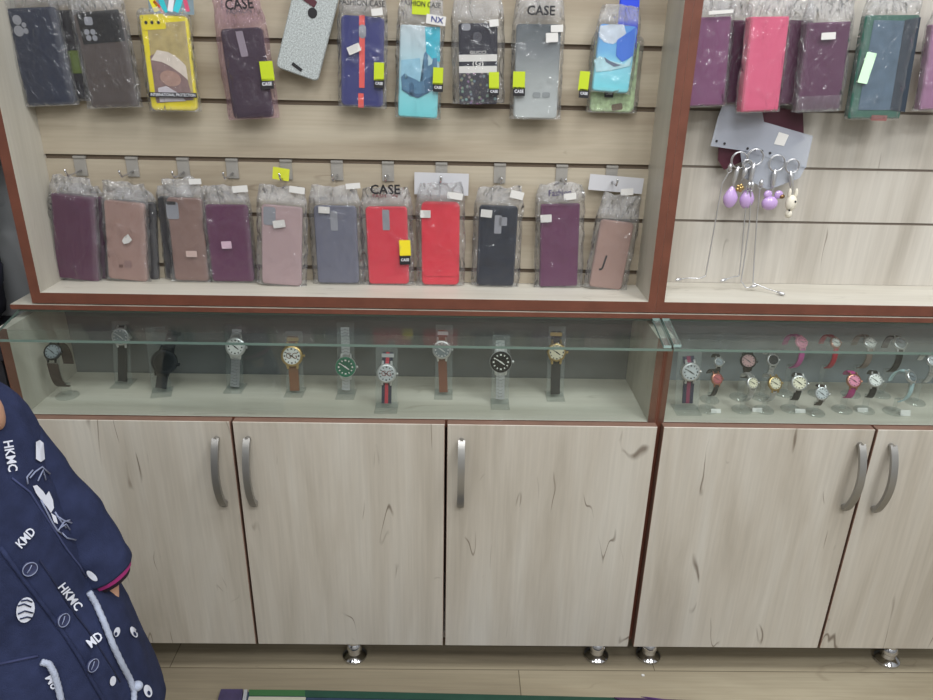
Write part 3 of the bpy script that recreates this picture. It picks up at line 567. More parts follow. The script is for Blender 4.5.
def watch_head(root, D, nrm, up, r, th, casem, dialm, crown=1, square=False, numerals=True, handm=None, ringm=None, bezel=None, logo=None):
    """case, bezel ring, dial with hour marks and hands, crown; nrm points out of the dial"""
    nrm = nrm.normalized(); up = (up-nrm*up.dot(nrm)).normalized(); rt = up.cross(nrm)
    n = 8 if square else 28
    bm = bmesh.new(); lathe(bm, [(r*.9, -th), (r, -th*.75), (r, -th*.2), (r*.93, 0), (r*.80, .0006), (r*.78, -.0006)], nrm, D, n)
    for s in (-1, 1):
        for q in (-1, 1):
            p = D+rt*(s*r*.45)+up*(q*r*.8)-nrm*th*.5; e = D+rt*(s*r*.42)+up*(q*r*1.22)-nrm*th*.9; tube(bm, [p, e], [r*.15, r*.11], 6)
    finish(bm, 'case', casem, root, smooth='auto')
    if bezel:
        bm = bmesh.new(); lathe(bm, [(r*.97, -.0002), (r*.95, .0009), (r*.78, .0011), (r*.77, -.0002)], nrm, D, n); finish(bm, 'bezel', bezel, root, smooth='auto')
    bm = bmesh.new(); lathe(bm, [(r*.79, -.0012), (r*.79, -.0003), (0, -.0003)], nrm, D, n); dl = finish(bm, 'dial', dialm, root)
    hm = handm or M['ink']; bm = bmesh.new()
    for i in range(12):
        a = 2*PI*i/12; d = rt*math.sin(a)+up*math.cos(a); w_ = r*(.05 if i % 3 else .08); t = Vector(nrm).cross(d)
        p0, p1 = D+d*r*.58, D+d*r*.72; q = [p0-t*w_, p0+t*w_, p1+t*w_, p1-t*w_]; bm.faces.new([bm.verts.new(x+nrm*.0001) for x in q])
    finish(bm, 'hour_marks', hm, dl)
    for a, l, w_ in ((2.2, .42, .07), (-1.0, .6, .05)):
        d = rt*math.sin(a)+up*math.cos(a); t = nrm.cross(d); bm = bmesh.new(); q = [D-t*w_*r-d*r*.1, D+t*w_*r-d*r*.1, D+t*w_*r*.5+d*r*l, D-t*w_*r*.5+d*r*l]
        bm.faces.new([bm.verts.new(x+nrm*(.0003+.0001*l)) for x in q]); finish(bm, 'hand', hm, dl)
    if logo: lettering('GG', dl, logo, D.x, D.z, D.y-.0008, r*1.0, 0, 1.1)
    if False:
        for x_, z_, s_, w_ in ((-.22, .12, .30, .4), (.16, .12, .30, .4), (0, -.30, .36, .2)):
            bm = bmesh.new(); c0 = D+rt*(x_*r)+up*(z_*r)+nrm*.0002; q = [c0+rt*(math.cos(k)*s_*r*.8)+up*(math.sin(k)*w_*r) for k in (0, .9, 1.8, 2.9, 3.9, 5.1)]; bm.faces.new([bm.verts.new(x) for x in q]); finish(bm, 'dial_emblem', logo, dl)
    if crown:
        bm = bmesh.new(); lathe(bm, [(r*.12, 0), (r*.14, r*.05), (r*.14, r*.17), (r*.1, r*.2)], rt, D+rt*r*.98-nrm*th*.45, 10); finish(bm, 'crown', casem, root, smooth='auto')
def ribbon(bm, path, w, th, side, mi=0, x0=None, x1=None):
    """a strap swept along path; side is its width direction; x0..x1 = span of the width"""
    a, b = (-w/2, w/2) if x0 is None else (x0, x1); rings = []
    for i, p in enumerate(path):
        t = (path[min(i+1, len(path)-1)]-path[max(i-1, 0)]).normalized(); nn = side.cross(t).normalized()
        rings.append([bm.verts.new(p+side*sx+nn*sy) for sx, sy in ((a, -th/2), (b, -th/2), (b, th/2), (a, th/2))])
    for p, q in zip(rings, rings[1:]):
        for j in range(4): bm.faces.new((p[j], p[(j+1) % 4], q[(j+1) % 4], q[j])).material_index = mi
    bm.faces.new(rings[0][::-1]).material_index = mi; bm.faces.new(rings[-1]).material_index = mi
def strap(root, name, path, w, m, kind, stripe=None, side=Vector((1, 0, 0))):
    bm = bmesh.new()
    if kind == 'links':                             # metal bracelet: rows of three links
        L = [0]
        for p, q in zip(path, path[1:]): L.append(L[-1]+(q-p).length)
        n = max(2, round(L[-1]/.0062))
        def P(d):
            for i in range(len(L)-1):
                if d <= L[i+1]+1e-9: return path[i].lerp(path[i+1], (d-L[i])/(L[i+1]-L[i]))
            return path[-1]
        for k in range(n):
            for c, (a, b) in enumerate(((-.5, -.2), (-.17, .17), (.2, .5))):
                o = .5 if c == 1 else 0; d0, d1 = (k+.06+o*.5)/n*L[-1], min(1, (k+.9+o*.5)/n)*L[-1]
                if d1-d0 > .001: ribbon(bm, [P(d0), P((d0+d1)/2), P(d1)], 0, .0026 if c != 1 else .0032, side, 0, a*w, b*w)
        return finish(bm, name, m, root)
    ribbon(bm, path, w, .0022, side)
    o = finish(bm, name, m, root)
    if stripe:
        bm = bmesh.new(); ribbon(bm, path, 0, .0027, side, 0, -w*.17, w*.17); finish(bm, 'stripe', stripe, o)
    return o
def plate_watch(label, slabel, dial, top, bot, dpx, base, casem, dialm, strapm, kind='leather', w=.019, stripe=None, plate=None, lean=14, yaw=0, group=GWL, sgroup=GSL_, **k):
    G = on(base[0], base[1], Z_DT+.0005); y0 = G.y+.020; a = math.radians(lean)
    rt = Vector((math.cos(yaw), math.sin(yaw), 0)); bh = Vector((-math.sin(yaw), math.cos(yaw), 0))
    back = bh*math.cos(a)+Vector((0, 0, -math.sin(a))); upv = bh*math.sin(a)+Vector((0, 0, math.cos(a)))
    O = Vector((at(base[0], base[1], y0).x, y0, Z_DT+.0005))
    O.x = hit(bot[0], bot[1], O, back).x
    m = Matrix((rt, back, upv)).transposed().to_4x4(); m.translation = O; inv = m.inverted()
    def lc(u, v): p = inv @ hit(u, v, O, back); return p.x, p.z
    (dx, dz), (tx, tz), (bx, bz) = lc(*dial), lc(*top), lc(*bot)
    bz = max(bz, .006)
    while (m @ Vector((0, 0, tz))).z > glass_z((m @ Vector((0, 0, tz))).y)-.012: tz -= .001
    tz = max(tz, dz+.012)
    s = thing('watch_stand', slabel, 'watch stand', Matrix.Translation(O), sgroup)
    r0 = m.to_3x3(); pw = plate or .034
    bm = bmesh.new(); slab(bm, pw, tz+.010-.0025, .003, 0, .002, 0, (tz+.010+.0025)/2)
    for v in bm.verts: v.co = r0 @ v.co
    finish(bm, 'back_plate', M['acrylic'], s)
    bm = bmesh.new(); q = Matrix.Rotation(yaw, 3, 'Z'); box(bm, -pw/2-.001, pw/2+.001, -.020, .026, 0, .0024)
    for v in bm.verts: v.co = q @ v.co
    finish(bm, 'base_plate', M['acrylic'], s)
    r = dpx/2*((at(dial[0]+1, dial[1], y0)-at(dial[0], dial[1], y0)).length)*.98
    t = thing('wrist_watch', label, 'watch', m, group)
    D = Vector((dx, -.0125, dz)); th = .0085
    watch_head(t, D, Vector((0, -1, 0)), Vector((tx-bx, 0, tz-bz)).normalized(), r, th, casem, dialm, **k)
    yy = -.0018; c1 = Vector((dx, -.008, dz)); pu = (Vector((tx, yy, tz))-Vector((dx, yy, dz))).normalized(); pd = (Vector((bx, yy, bz))-Vector((dx, yy, dz))).normalized()
    su = pu.cross(Vector((0, 1, 0))); sd = pd.cross(Vector((0, -1, 0)))
    up_path = [c1+pu*r*.85, c1+pu*r*1.15+Vector((0, .0055, 0))]
    e = Vector((tx, yy, tz)); 
    if (e-up_path[-1]).dot(pu) > .003: up_path.append(e)
    strap(t, 'strap', up_path, w*.95, strapm, kind, stripe, su)
    dn = [c1+pd*r*.85, c1+pd*r*1.2+Vector((0, .0050, 0))]; e = Vector((bx, yy, bz)); mid = dn[-1].lerp(e, .5); mid.y = yy
    strap(t, 'strap', dn+[mid, e], w*.92, strapm, kind, stripe, sd)
    if kind == 'leather' and tz-dz > r*1.7:
        bm = bmesh.new(); slab(bm, w*1.15, .007, .0008, yy-.0024, yy-.0012, tx, tz-.006); finish(bm, 'buckle', casem, t)
    return t
S = M['silver']
plate_watch('watch with black leather strap and pale dial, second from left in the long case', 'clear stand under the second watch from left in the long case', (123, 336), (123, 326), (123, 381), 19, (125, 389), S, M['grey_dial'], M['black_leather'], handm=M['white'])
plate_watch('large all black watch turned askew with its square strap end showing', 'clear stand under the large all black watch', (165, 361), (174, 331), (161, 388), 26, (171, 398), M['black'], M['black_dial'], M['black_leather'], w=.022, yaw=.25, bezel=M['gunmetal'], handm=M['gunmetal'], plate=.036)
plate_watch('silver watch with steel bracelet and plain bright dial in the long case', 'clear stand under the silver watch with bright dial', (237, 346), (237, 329), (235, 388), 21, (237, 394), S, M['white_dial'], S, 'links')
plate_watch('gold watch with white dial and brown leather strap in the long case', 'clear stand under the gold watch with brown strap', (293, 355), (293, 336), (295, 391), 22.5, (299, 398), M['gold'], M['white_dial'], M['brown_leather'], w=.020, logo=M['brown_leather'])
plate_watch('steel watch with green dial and shiny bracelet', 'clear stand under the green dial watch', (346.5, 366), (345, 327), (346, 390), 21.5, (346, 400), S, M['green_dial'], S, 'links', w=.017, handm=M['white'], bezel=M['green_dial'])
plate_watch('silver watch on navy strap with red stripe, nearest the glass in the long case', 'clear stand under the navy and red striped watch in the long case', (387, 372.5), (388, 352), (386.5, 403), 20.5, (390, 414), S, M['silver_dial'], M['navy_strap'], w=.020, stripe=M['red_strap'], plate=.041, logo=mat('emblem_red', (120, 40, 50)), numerals=False)
plate_watch('silver rimmed watch with dark dial and red-brown leather strap', 'clear stand under the watch with red-brown strap', (442, 349), (443, 330), (443.5, 392), 20, (446, 400), S, M['grey_dial'], M['tan_leather'], w=.018, handm=M['white'])
plate_watch('diver watch with black dial and ringed bezel on steel bracelet', 'clear stand under the black dial diver watch', (500.5, 361), (500, 340), (500, 399), 23, (501, 410), S, M['black_dial'], S, 'links', w=.018, bezel=M['black_dial'], handm=M['white'])
plate_watch('cushion shaped watch with cream dial, gold rim and black strap, last in the long case', 'clear stand under the cushion shaped watch', (556, 351.5), (556, 331), (555, 394), 20.5, (556, 402), M['gold'], M['cream_dial'], M['black_leather'], w=.020, square=True)
plate_watch('large silver watch on navy strap with red stripe beside the post in the right case', 'clear plate stand beside the post in the right case', (689, 371), (688, 356), (687, 403), 20, (692, 416), S, M['silver_dial'], M['navy_strap'], w=.022, stripe=M['maroon_strap'], plate=.046, group=GWR, sgroup=GSR)
def ring_watch(label, slabel, dial, dpx, y, casem, dialm, strapm, kind='leather', w=.012, R=.021, ov=1.25, phi=35, yaw=0, span=115, stripe=None, group=GWR, sgroup=GSR, disc=.019, **k):
    D = at(dial[0], dial[1], y); h = Vector((math.sin(yaw), -math.cos(yaw), 0)); f = math.radians(phi)
    C = D - h*(R*math.cos(f)) - Vector((0, 0, R*ov*math.sin(f)))
    m = Matrix((Vector((math.cos(yaw), math.sin(yaw), 0)), -h, Vector((0, 0, 1)))).transposed().to_4x4(); m.translation = C
    t = thing('wrist_watch', label, 'watch', m, group)
    def Q(a, r=R): return Vector((0, -r*math.cos(a), r*ov*math.sin(a)))
    r = dpx/2*((at(dial[0]+1, dial[1], y)-D).length)*.98
    nrm = Vector((0, -math.cos(f), math.sin(f)/ov)).normalized(); upd = (Q(f+.05)-Q(f-.05)).normalized()
    watch_head(t, Q(f)+nrm*.004, nrm, upd, r, .006, casem, dialm, **k)
    al = min(1.2, r*.85/R)
    for sgn in (1, -1):
        a0, a1 = f+sgn*al, f+sgn*math.radians(span); strap(t, 'strap', [Q(a0+(a1-a0)*i/10)+(nrm*.002 if i == 0 else Vector((0, 0, 0))) for i in range(11)], w, strapm, kind, stripe)
    base = Vector((C.x, C.y, Z_DT+.0005)); s = thing('watch_stand', slabel, 'watch stand', Matrix.Translation(base) @ m.to_3x3().to_4x4(), sgroup)
    cz = C.z-base.z; bm = bmesh.new(); lathe(bm, [(disc, 0), (disc, .002), (disc*.9, .004), (disc*.35, .0055)], n=28); finish(bm, 'base_disc', M['acrylic'], s, smooth='auto')
    bm = bmesh.new(); rr_ = R-.003; path = [Vector((0, -rr_*math.cos(a), cz+rr_*ov*math.sin(a))) for a in [math.radians(-95+j*12) for j in range(19)]]
    ribbon(bm, path, w*1.05, .0018, Vector((1, 0, 0))); zb = cz-rr_*ov
    if zb > .007: box(bm, -w*.5, w*.5, -.001, .001, .0045, zb+.001)
    finish(bm, 'ring', M['acrylic'], s, smooth='auto'); return t
ring_watch('grey watch with broad dark strap seen from its side, first on the left', 'clear ring stand on a square foot at the left end of the long case', (53, 352), 18, .080, M['gunmetal'], M['grey_dial'], M['dark_brown_leather'], w=.020, R=.024, ov=1.8, phi=50, yaw=-.05, span=140, group=GWL, sgroup=GSL_, disc=.021)
for lab, sl, d, dp, y, cm, dm, sm, kw in (
    ('small dark watch on black strap behind the rose dial watch', 'clear ring stand behind the rose dial watch', (718.5, 362), 10, .10, S, M['grey_dial'], M['black_leather'], dict(w=.009, R=.017)),
    ('rose dial watch on thin black strap in the front row', 'clear ring stand under the rose dial watch', (716.5, 379), 12.5, .055, M['rose_gold'], M['rose_dial'], M['black_leather'], dict(w=.009, R=.019, ov=1.35, yaw=.15)),
    ('black watch with dusky pink dial in the back row', 'clear ring stand under the black watch with dusky pink dial', (748, 361), 16, .11, M['black'], M['dusky_dial'], M['black_leather'], dict(w=.012, yaw=-.2)),
    ('small gold and silver bracelet watch with cream dial below the dusky pink one', 'clear disc stand under the small gold and silver bracelet watch', (752, 383), 13, .055, S, M['cream_dial'], S, dict(kind='links', w=.010, yaw=.15)),
    ('silver bracelet watch with black dial in the back row', 'clear ring stand under the silver bracelet watch with black dial', (772.5, 360), 12.5, .11, S, M['black_dial'], S, dict(kind='links', w=.010)),
    ('gold rimmed cream watch on two-tone bracelet below the black dial bracelet watch', 'clear disc stand under the cream watch on two-tone bracelet', (774.5, 383.5), 15, .055, M['gold'], M['cream_dial'], S, dict(kind='links', w=.010, yaw=.15)),
    ('pink watch on mauve strap rising above the glass edge', 'tall clear stand under the pink watch on mauve strap', (801, 342.5), 13, .13, M['pink_dial'], M['pink_dial'], M['mauve_strap'], dict(w=.012, R=.026, ov=1.3, phi=48, span=125, yaw=.25)),
    ('cream dial watch on black strap in the front row', 'clear disc stand under the cream dial watch on black strap', (799, 383), 16, .060, S, M['cream_dial'], M['black_leather'], dict(w=.012, yaw=-.2)),
    ('silver watch lying low on a dark strap between cream and pink ones', 'clear ring stand under the low silver watch', (821.5, 393.5), 14, .050, S, M['silver_dial'], M['dark_brown_leather'], dict(w=.010, R=.016, phi=28, yaw=-.2)),
    ('white dial watch on bright red strap in the back row', 'tall clear stand under the red strap watch', (835, 343), 11.5, .13, M['rose_gold'], M['white_dial'], M['red_strap'], dict(w=.010, R=.026, ov=1.3, phi=48, span=120, yaw=.1)),
    ('pink dial watch on magenta strap in the front row', 'clear disc stand under the pink and magenta watch', (853.5, 381), 14.5, .060, M['rose_gold'], M['pink_dial'], M['pink_strap'], dict(w=.012, yaw=-.1)),
    ('white dial watch on taupe strap in the back row', 'tall clear stand under the taupe strap watch', (869.5, 343), 13, .13, S, M['white_dial'], M['taupe_leather'], dict(w=.012, R=.026, ov=1.3, phi=48, span=125, yaw=.1)),
    ('white oval watch with bow shaped lug on black strap', 'clear disc stand under the white oval watch', (875, 380.5), 14, .060, S, M['white_dial'], M['black_leather'], dict(w=.011, yaw=-.25)),
    ('grey dial watch on splayed black strap in the back row', 'tall clear stand under the grey dial watch on black strap', (899.5, 343.5), 14, .13, S, M['grey_dial'], M['black_leather'], dict(w=.012, R=.027, ov=1.35, phi=52, span=125, yaw=0)),
    ('silver watch on pale blue strap facing right', 'clear ring stand under the pale blue strap watch', (910.5, 377), 13, .060, S, M['grey_dial'], M['pale_blue_strap'], dict(w=.011, R=.021, ov=1.5, phi=50, yaw=.5, span=125)),
    ('silver watch at the right edge of the picture', 'clear arched stand at the right edge of the picture', (932, 361), 12, .10, S, M['silver_dial'], S, dict(kind='links', w=.010, R=.022, ov=1.3, phi=48))):
    ring_watch(lab, sl, d, dp, y, cm, dm, sm, **kw)
for u, v, w_, lab in ((716, 413, .019, 'white price tag in front of the rose dial watch'), (757.5, 412, .019, 'white price tag in front of the cream bracelet watches'), (800.5, 413, .020, 'white price tag in front of the cream watch on black strap'), (863, 412, .020, 'white price tag in front of the pink and magenta watch'), (905.5, 416, .019, 'white price tag in front of the pale blue strap watch')):
    p = on(u, v, Z_DT+.0005); p.y = max(p.y, .026); t = thing('price_tag', lab, 'price tag', p, 'price tags in the right glass case')
    bm = bmesh.new(); hh = .011 if v > 415 else .007
    a = [bm.verts.new((x, y, z)) for x in (-w_/2, w_/2) for y, z in ((0, 0), (.004, hh), (.010, 0))]
    bm.faces.new((a[0], a[1], a[4], a[3])); bm.faces.new((a[1], a[2], a[5], a[4])); bm.faces.new((a[0], a[3], a[5], a[2])); bm.faces.new((a[0], a[2], a[1])); bm.faces.new((a[3], a[4], a[5])); finish(bm, 'card', M['white'], t)
# clear glass strips over the joint of the two counters
M['strip'] = film('glass_strip', (.9, .94, .93), .05, (200, 215, 210), .05, bscale=25, bstr=.5, gain=2.0)
for i, (x0, x1, lab) in enumerate(((.3655, .379, 'clear glass strip over the joint of the counters, left one'), (.3835, .397, 'clear glass strip over the joint of the counters, right one'))):
    bm = bmesh.new(); box(bm, x0, x1, GY0+.001+.003*i, Y_SH-.006, .0004, .0054); bm.normal_update()
    for f in bm.faces: f.material_index = 0 if abs(f.normal.z) > .5 else 1
    for v in bm.verts: v.co.z += glass_z(v.co.y)
    tag(finish(bm, 'glass_strip', [M['strip'], mat('strip_edge', (150, 175, 170), .15)]), lab, 'glass strip', 'glass strips on the counter joint')
# ------------------------------------------------------------------ keychains
YK = .168; BASE = Vector((at(757, 140, YK).x, YK, at(757, 168, YK).z))
def pl(bm, pts, y, th, mi=0):
    q = [at(u, v, y) for u, v in pts]; a = [bm.verts.new((p.x, y, p.z)) for p in q]; b = [bm.verts.new((p.x, y+th, p.z)) for p in q]
    bm.faces.new(a).material_index = mi; bm.faces.new(b[::-1]).material_index = mi
    for i in range(len(a)): bm.faces.new((a[i], a[(i+1) % len(a)], b[(i+1) % len(a)], b[i])).material_index = mi
def plate(name, pts, y, th, m, parent=None, label=None):
    bm = bmesh.new(); pl(bm, pts, y, th); return finish(bm, name, m, parent, label)
t = thing('display_card', 'frosted clear display card holding keychains, tilted below the wallet cases', 'display card', Vector((0, 0, 0)))
plate('card', [(718.5, 115.5), (744, 116), (813, 136), (806, 168), (745, 151), (710.5, 146)], YK, .0008, M['frost'], t)
plate('hanging_tab', [(726, 96), (760, 98), (764, 122), (718.5, 116)], YK+.001, .0006, M['frost'], t)
plate('lower_flap', [(740, 150), (806, 166), (800, 178), (768, 190), (744, 178)], YK+.0012, .0006, M['frost'], t)
plate('price_sticker', [(779, 132), (789, 135), (784, 146), (774, 144)], YK-.0004, .0003, M['white'], t)
for u, v in ((716.5, 141), (724.5, 143.5), (747.5, 148.5), (755, 149), (762, 151), (770, 153)):
    bm = bmesh.new(); p = at(u, v, YK); lathe(bm, [(.0022, 0), (.0022, .0008)], Vector((0, -1, 0)), Vector((p.x, YK-.0001, p.z)), 12); finish(bm, 'punched_hole', M['ink'], t)
t = thing('backing_card', 'maroon card hanging behind the frosted keychain card', 'card', Vector((0, 0, 0)))
plate('card', [(720, 112), (762, 104), (803, 112), (804, 140), (790, 148), (745, 160), (724, 170), (718, 160)], YK+.012, .001, mat('maroon_card', (74, 30, 44), .5), t)
tm = text_mesh('Moxom'); 
M['lilac'] = mat('lilac_plastic', (192, 160, 212), .25, coat=.5); M['ivory'] = mat('ivory_plastic', (228, 222, 206), .35)
bpy.data.meshes.remove(tm)
def P3(u, v, y=None): return at(u, v, y if y is not None else YK-.006)
def torus(bm, c, r, rt, nrm=Vector((0, -1, 0)), up=Vector((0, 0, 1)), n=24):
    s = up.cross(nrm).normalized(); tube(bm, [c+(s*math.cos(2*PI*i/n)+up*math.sin(2*PI*i/n))*r for i in range(n)], rt, 7, True)
def beads(bm, pts, r=.0016):
    q = []
    for a, b in zip(pts, pts[1:]):
        n = max(2, int((b-a).length/.0022)); q += [a.lerp(b, i/n) for i in range(n)]
    q.append(pts[-1]); tube(bm, q, [r if i % 2 else r*.45 for i in range(len(q))], 6)
def blob(bm, c, sx, sz, sy=None, tip=0):
    r = bmesh.ops.create_uvsphere(bm, u_segments=18, v_segments=12, radius=1); sy = sy or sx
    for v in r['verts']:
        k = 1-tip*max(0, v.co.z); v.co = c+Vector((v.co.x*sx*k, v.co.y*sy*k, v.co.z*sz))
def keychain(label, ring, charm, fn, group='keychains on the frosted card', clasp=None, rr_=.0145, yo=0):
    y = YK-.005-yo; R0 = P3(*ring, y); t = thing('keychain', label, 'keychain', R0, group)
    bm = bmesh.new(); torus(bm, Vector((0, 0, 0)), rr_, .0009); torus(bm, Vector((.001, -.0017, 0)), rr_*.97, .0008); finish(bm, 'split_ring', S, t, smooth=True)
    c = P3(*charm, y)-R0; bm = bmesh.new(); top = c+Vector((0, 0, .013)); st = Vector((0, 0, -rr_)) if ring[1] > 140 else Vector((0, 0, -rr_))
    beads(bm, [st, st.lerp(top, .5)+Vector((.002, -.002, 0)), top]); tube(bm, [st.lerp(top, -.1), st.lerp(top, .15), st.lerp(top, .5), st.lerp(top, .75)], [.0022, .0046, .0040, .0016], 8); finish(bm, 'link_chain', S, t, smooth=True)
    fn(t, c); return t
def drop(t, c): bm = bmesh.new(); blob(bm, c, .0135, .020, .009, .5); finish(bm, 'charm', M['lilac'], t, smooth=True)
def dropbow(t, c):
    bm = bmesh.new(); blob(bm, c+Vector((0, 0, -.004)), .015, .013, .010); o = finish(bm, 'charm', M['lilac'], t, smooth=True)
    for s in (-1, 1): bm = bmesh.new(); blob(bm, c+Vector((.010*s+.004, 0, .012)), .008, .0075, .004); finish(bm, 'bow_loop', M['lilac'], o, smooth=True)
def flower(t, c):
    bm = bmesh.new(); 
    for i in range(5): blob(bm, c+Vector((.0045*math.cos(i*1.257), 0, .0045*math.sin(i*1.257))), .0036, .0036, .002)
    blob(bm, c+Vector((0, -.001, 0)), .003, .003); finish(bm, 'charm', M['gold'], t, smooth=True)
def bunny(t, c):
    bm = bmesh.new(); blob(bm, c, .0105, .015, .009); blob(bm, c+Vector((-.001, 0, -.020)), .0065, .008)
    for s in (-1, 1): blob(bm, c+Vector((s*.006, 0, .018)), .0032, .009)
    o = finish(bm, 'charm', M['ivory'], t, smooth=True)
    bm = bmesh.new(); blob(bm, c+Vector((-.020, 0, .012)), .006, .0045); finish(bm, 'bronze_bead', mat('bronze', (130, 100, 70), .3, .8), t, smooth=True)
    bm = bmesh.new(); blob(bm, c+Vector((-.004, -.008, -.012)), .002, .002); blob(bm, c+Vector((.004, -.008, .004)), .002, .002); finish(bm, 'eye', M['ink'], o, smooth=True)
keychain('keychain with pale lilac drop charm at the left of the cluster', (739, 160), (730.5, 197), drop)
keychain('keychain with gold flower charm between two lilac drops', (747, 164), (740, 188), flower, rr_=.008, yo=.004)
keychain('keychain with lilac drop charm in the middle of the cluster', (755, 157), (747, 198), drop, yo=.001)
keychain('keychain with lilac bow charm', (776.5, 163), (770, 201), dropbow)
keychain('keychain with ivory animal charm and bronze bead at the right of the card', (792, 166), (791, 203), bunny, rr_=.0125)
def ball_chain(label, pts, ends=None):
    q = []
    for u, v, y in pts:
        p = at(u, v, y)
        if p.z < Z_SH+.0025: p = on(u, v, Z_SH+.0025); 
        q.append(p)
    t = thing('ball_chain', label, 'chain', q[0], 'long silver chains hanging from the card'); bm = bmesh.new(); beads(bm, [p-q[0] for p in q]); finish(bm, 'chain', S, t, smooth=True)
    bm = bmesh.new(); e = q[-1]-q[0]; d = (q[-1]-q[-2]).normalized(); tube(bm, [e, e+d*.005, e+d*.012, e+d*.015], [.001, .0035, .003, .001], 8); finish(bm, 'lobster_clasp', S, t, smooth=True)
    bm = bmesh.new(); tube(bm, [Vector((0, -.001, .016)), Vector((0, -.002, .010)), Vector((0, -.001, .002))], [.0015, .0042, .002], 8); finish(bm, 'swivel_hook', S, t, smooth=True)
    bm = bmesh.new(); torus(bm, Vector((0, 0, .003)), .0042, .0009); finish(bm, 'jump_ring', S, t, smooth=True)
ball_chain('long silver chain hanging furthest left, its end lying to the left on the shelf', [(729, 172, .158), (722, 184, .158), (713, 235, .160), (705.5, 276, .160), (699, 278.5, .155), (688, 278, .155), (682, 279, .15)])
ball_chain('long silver chain second from left with its end curled on the shelf', [(748, 190, .156), (745, 215, .158), (741, 260, .160), (739, 276, .160), (733, 277, .155), (727, 279, .15)])
ball_chain('long silver chain third from left ending in two loose links', [(751, 190, .154), (749.5, 222, .158), (744, 262, .158), (741, 281, .155), (746, 288, .15), (750, 287, .15)])
ball_chain('long silver chain furthest right with clasp stretched along the shelf', [(760, 188, .155), (757, 217, .158), (754, 262, .158), (753, 283, .150), (768, 289, .14), (777, 292, .13)])
# ------------------------------------------------------------------ child in a navy printed coat
M['skin'] = mat('skin', (196, 152, 128), .55, vary=.05, vscale=40); M['hair'] = mat('hair', (36, 28, 26), .5, bump=.5, bscale=250)
M['denim'] = mat('navy_denim', (42, 49, 78), .85, spec=.2, bump=.35, bscale=600, vary=.2, vscale=45); M['rope'] = mat('pale_rope', (168, 176, 196), .8, bump=.6, bscale=500)
M['pinkcuff'] = mat('magenta_knit', (176, 52, 128), .8); M['darkcuff'] = mat('dark_knit', (40, 22, 40), .85); M['trouser'] = mat('dark_trousers', (34, 34, 42), .85); M['shoe'] = mat('white_shoe', (196, 190, 190), .6)
M['printw'] = mat('white_print', (214, 218, 232), .75); M['prints'] = mat('grey_print', (132, 140, 168), .75)
YC = -.42
AX = [(.93, -.585), (.831, -.566), (.567, -.5735), (.391, -.5735), (0, -.5735)]
def axx(z):
    for (a, x), (b, y) in zip(AX, AX[1:]):
        if z >= b: return y+(x-y)*(z-b)/(a-b)
    return AX[-1][1]
CH = Vector((-.5735, YC, 0)); TURN = math.radians(26)      # the child faces the camera, turned to its left
person = thing('person', 'small child in a navy printed coat with pale drawstrings standing at the left edge', 'person', CH)
inv = Matrix.Translation(-CH)
def local(bm):
    for v in bm.verts: v.co = v.co-CH
def skin_mesh(name, verts, edges, radii, root, m, parent, sub=2, extra=None):
    me = bpy.data.meshes.new(name); me.from_pydata([tuple(Vector(v)-CH) for v in verts], edges, [])
    o = bpy.data.objects.new(name, me); COL.objects.link(o); md = o.modifiers.new('skin', 'SKIN'); md.use_smooth_shade = True
    for i, r in enumerate(radii): me.skin_vertices[0].data[i].radius = (r, r)
    for i in range(len(verts)): me.skin_vertices[0].data[i].use_root = (i == root)
    s = o.modifiers.new('subsurf', 'SUBSURF'); s.levels = sub; s.render_levels = sub
    r = bpy.data.meshes.new_from_object(o.evaluated_get(bpy.context.evaluated_depsgraph_get())); bpy.data.objects.remove(o)
    bm = bmesh.new(); bm.from_mesh(r); bpy.data.meshes.remove(r)
    if extra: extra(bm)
    return finish(bm, name, m, parent, smooth=True)
def rot(dx, dy, a=TURN): return Vector((dx*math.cos(a)-dy*math.sin(a), dx*math.sin(a)+dy*math.cos(a), 0))
SH = [at(-8, 428, -.405), at(21, 461, -.395), at(64, 514, -.380), at(90, 548, -.375), at(105, 571, -.372)]        # left arm, shoulder to cuff
SM = [Vector((2*axx(p.z)-p.x, p.y-.03, p.z)) for p in SH]                                                       # right arm
wr, fi = at(106, 576, -.372), at(110, 590, -.372)
H = at(-88, 421, -.485)                                                                                      # head, bowed forward
neck = Vector((axx(.86), YC-.01, .86))
V = [(CH.x, YC, .47), (CH.x, YC, .60), (axx(.74), YC, .74), tuple(neck), tuple((neck+H)/2), tuple(H)]
E_ = [(0, 1), (1, 2), (2, 3), (3, 4), (4, 5)]; Rr = [.075, .07, .055, .036, .036, .05]
def chain(pts, frm, rs):
    prev = frm
    for p, r in zip(pts, rs): V.append(tuple(p)); Rr.append(r); E_.append((prev, len(V)-1)); prev = len(V)-1
    return prev
fd = (fi-wr).normalized(); sidev = rot(1, 0)
def hand(w, frm, d, s, sg):
    palm = w+d*.026; pi_ = chain([palm], frm, [.019])
    across = s; bend = Vector((0, .3, 0))
    for k, ln in zip((-1.5, -.5, .5, 1.5), (.019, .023, .022, .016)):
        b = palm+d*.012+across*(k*.0085); chain([b, b+d*ln*.55+bend*.004, b+d*ln+bend*.016], pi_, [.0078, .0072, .006])
    b = w+d*.014-across*(sg*.016); chain([b, b+d*.014-across*(sg*.008), b+d*.028-across*(sg*.008)], pi_-0, [.007, .006, .005])
a = chain(SH[1:4]+[wr], 2, [.026, .026, .024, .018]); hand(wr, a, fd, Vector((.55, -.8, .1)).normalized(), 1)
wr2 = Vector((2*axx(wr.z)-wr.x, wr.y-.03, wr.z)); a = chain(SM[1:4]+[wr2], 2, [.026, .026, .024, .018]); hand(wr2, a, Vector((-.1, -.1, -1)).normalized(), Vector((-.55, -.8, .1)).normalized(), -1)
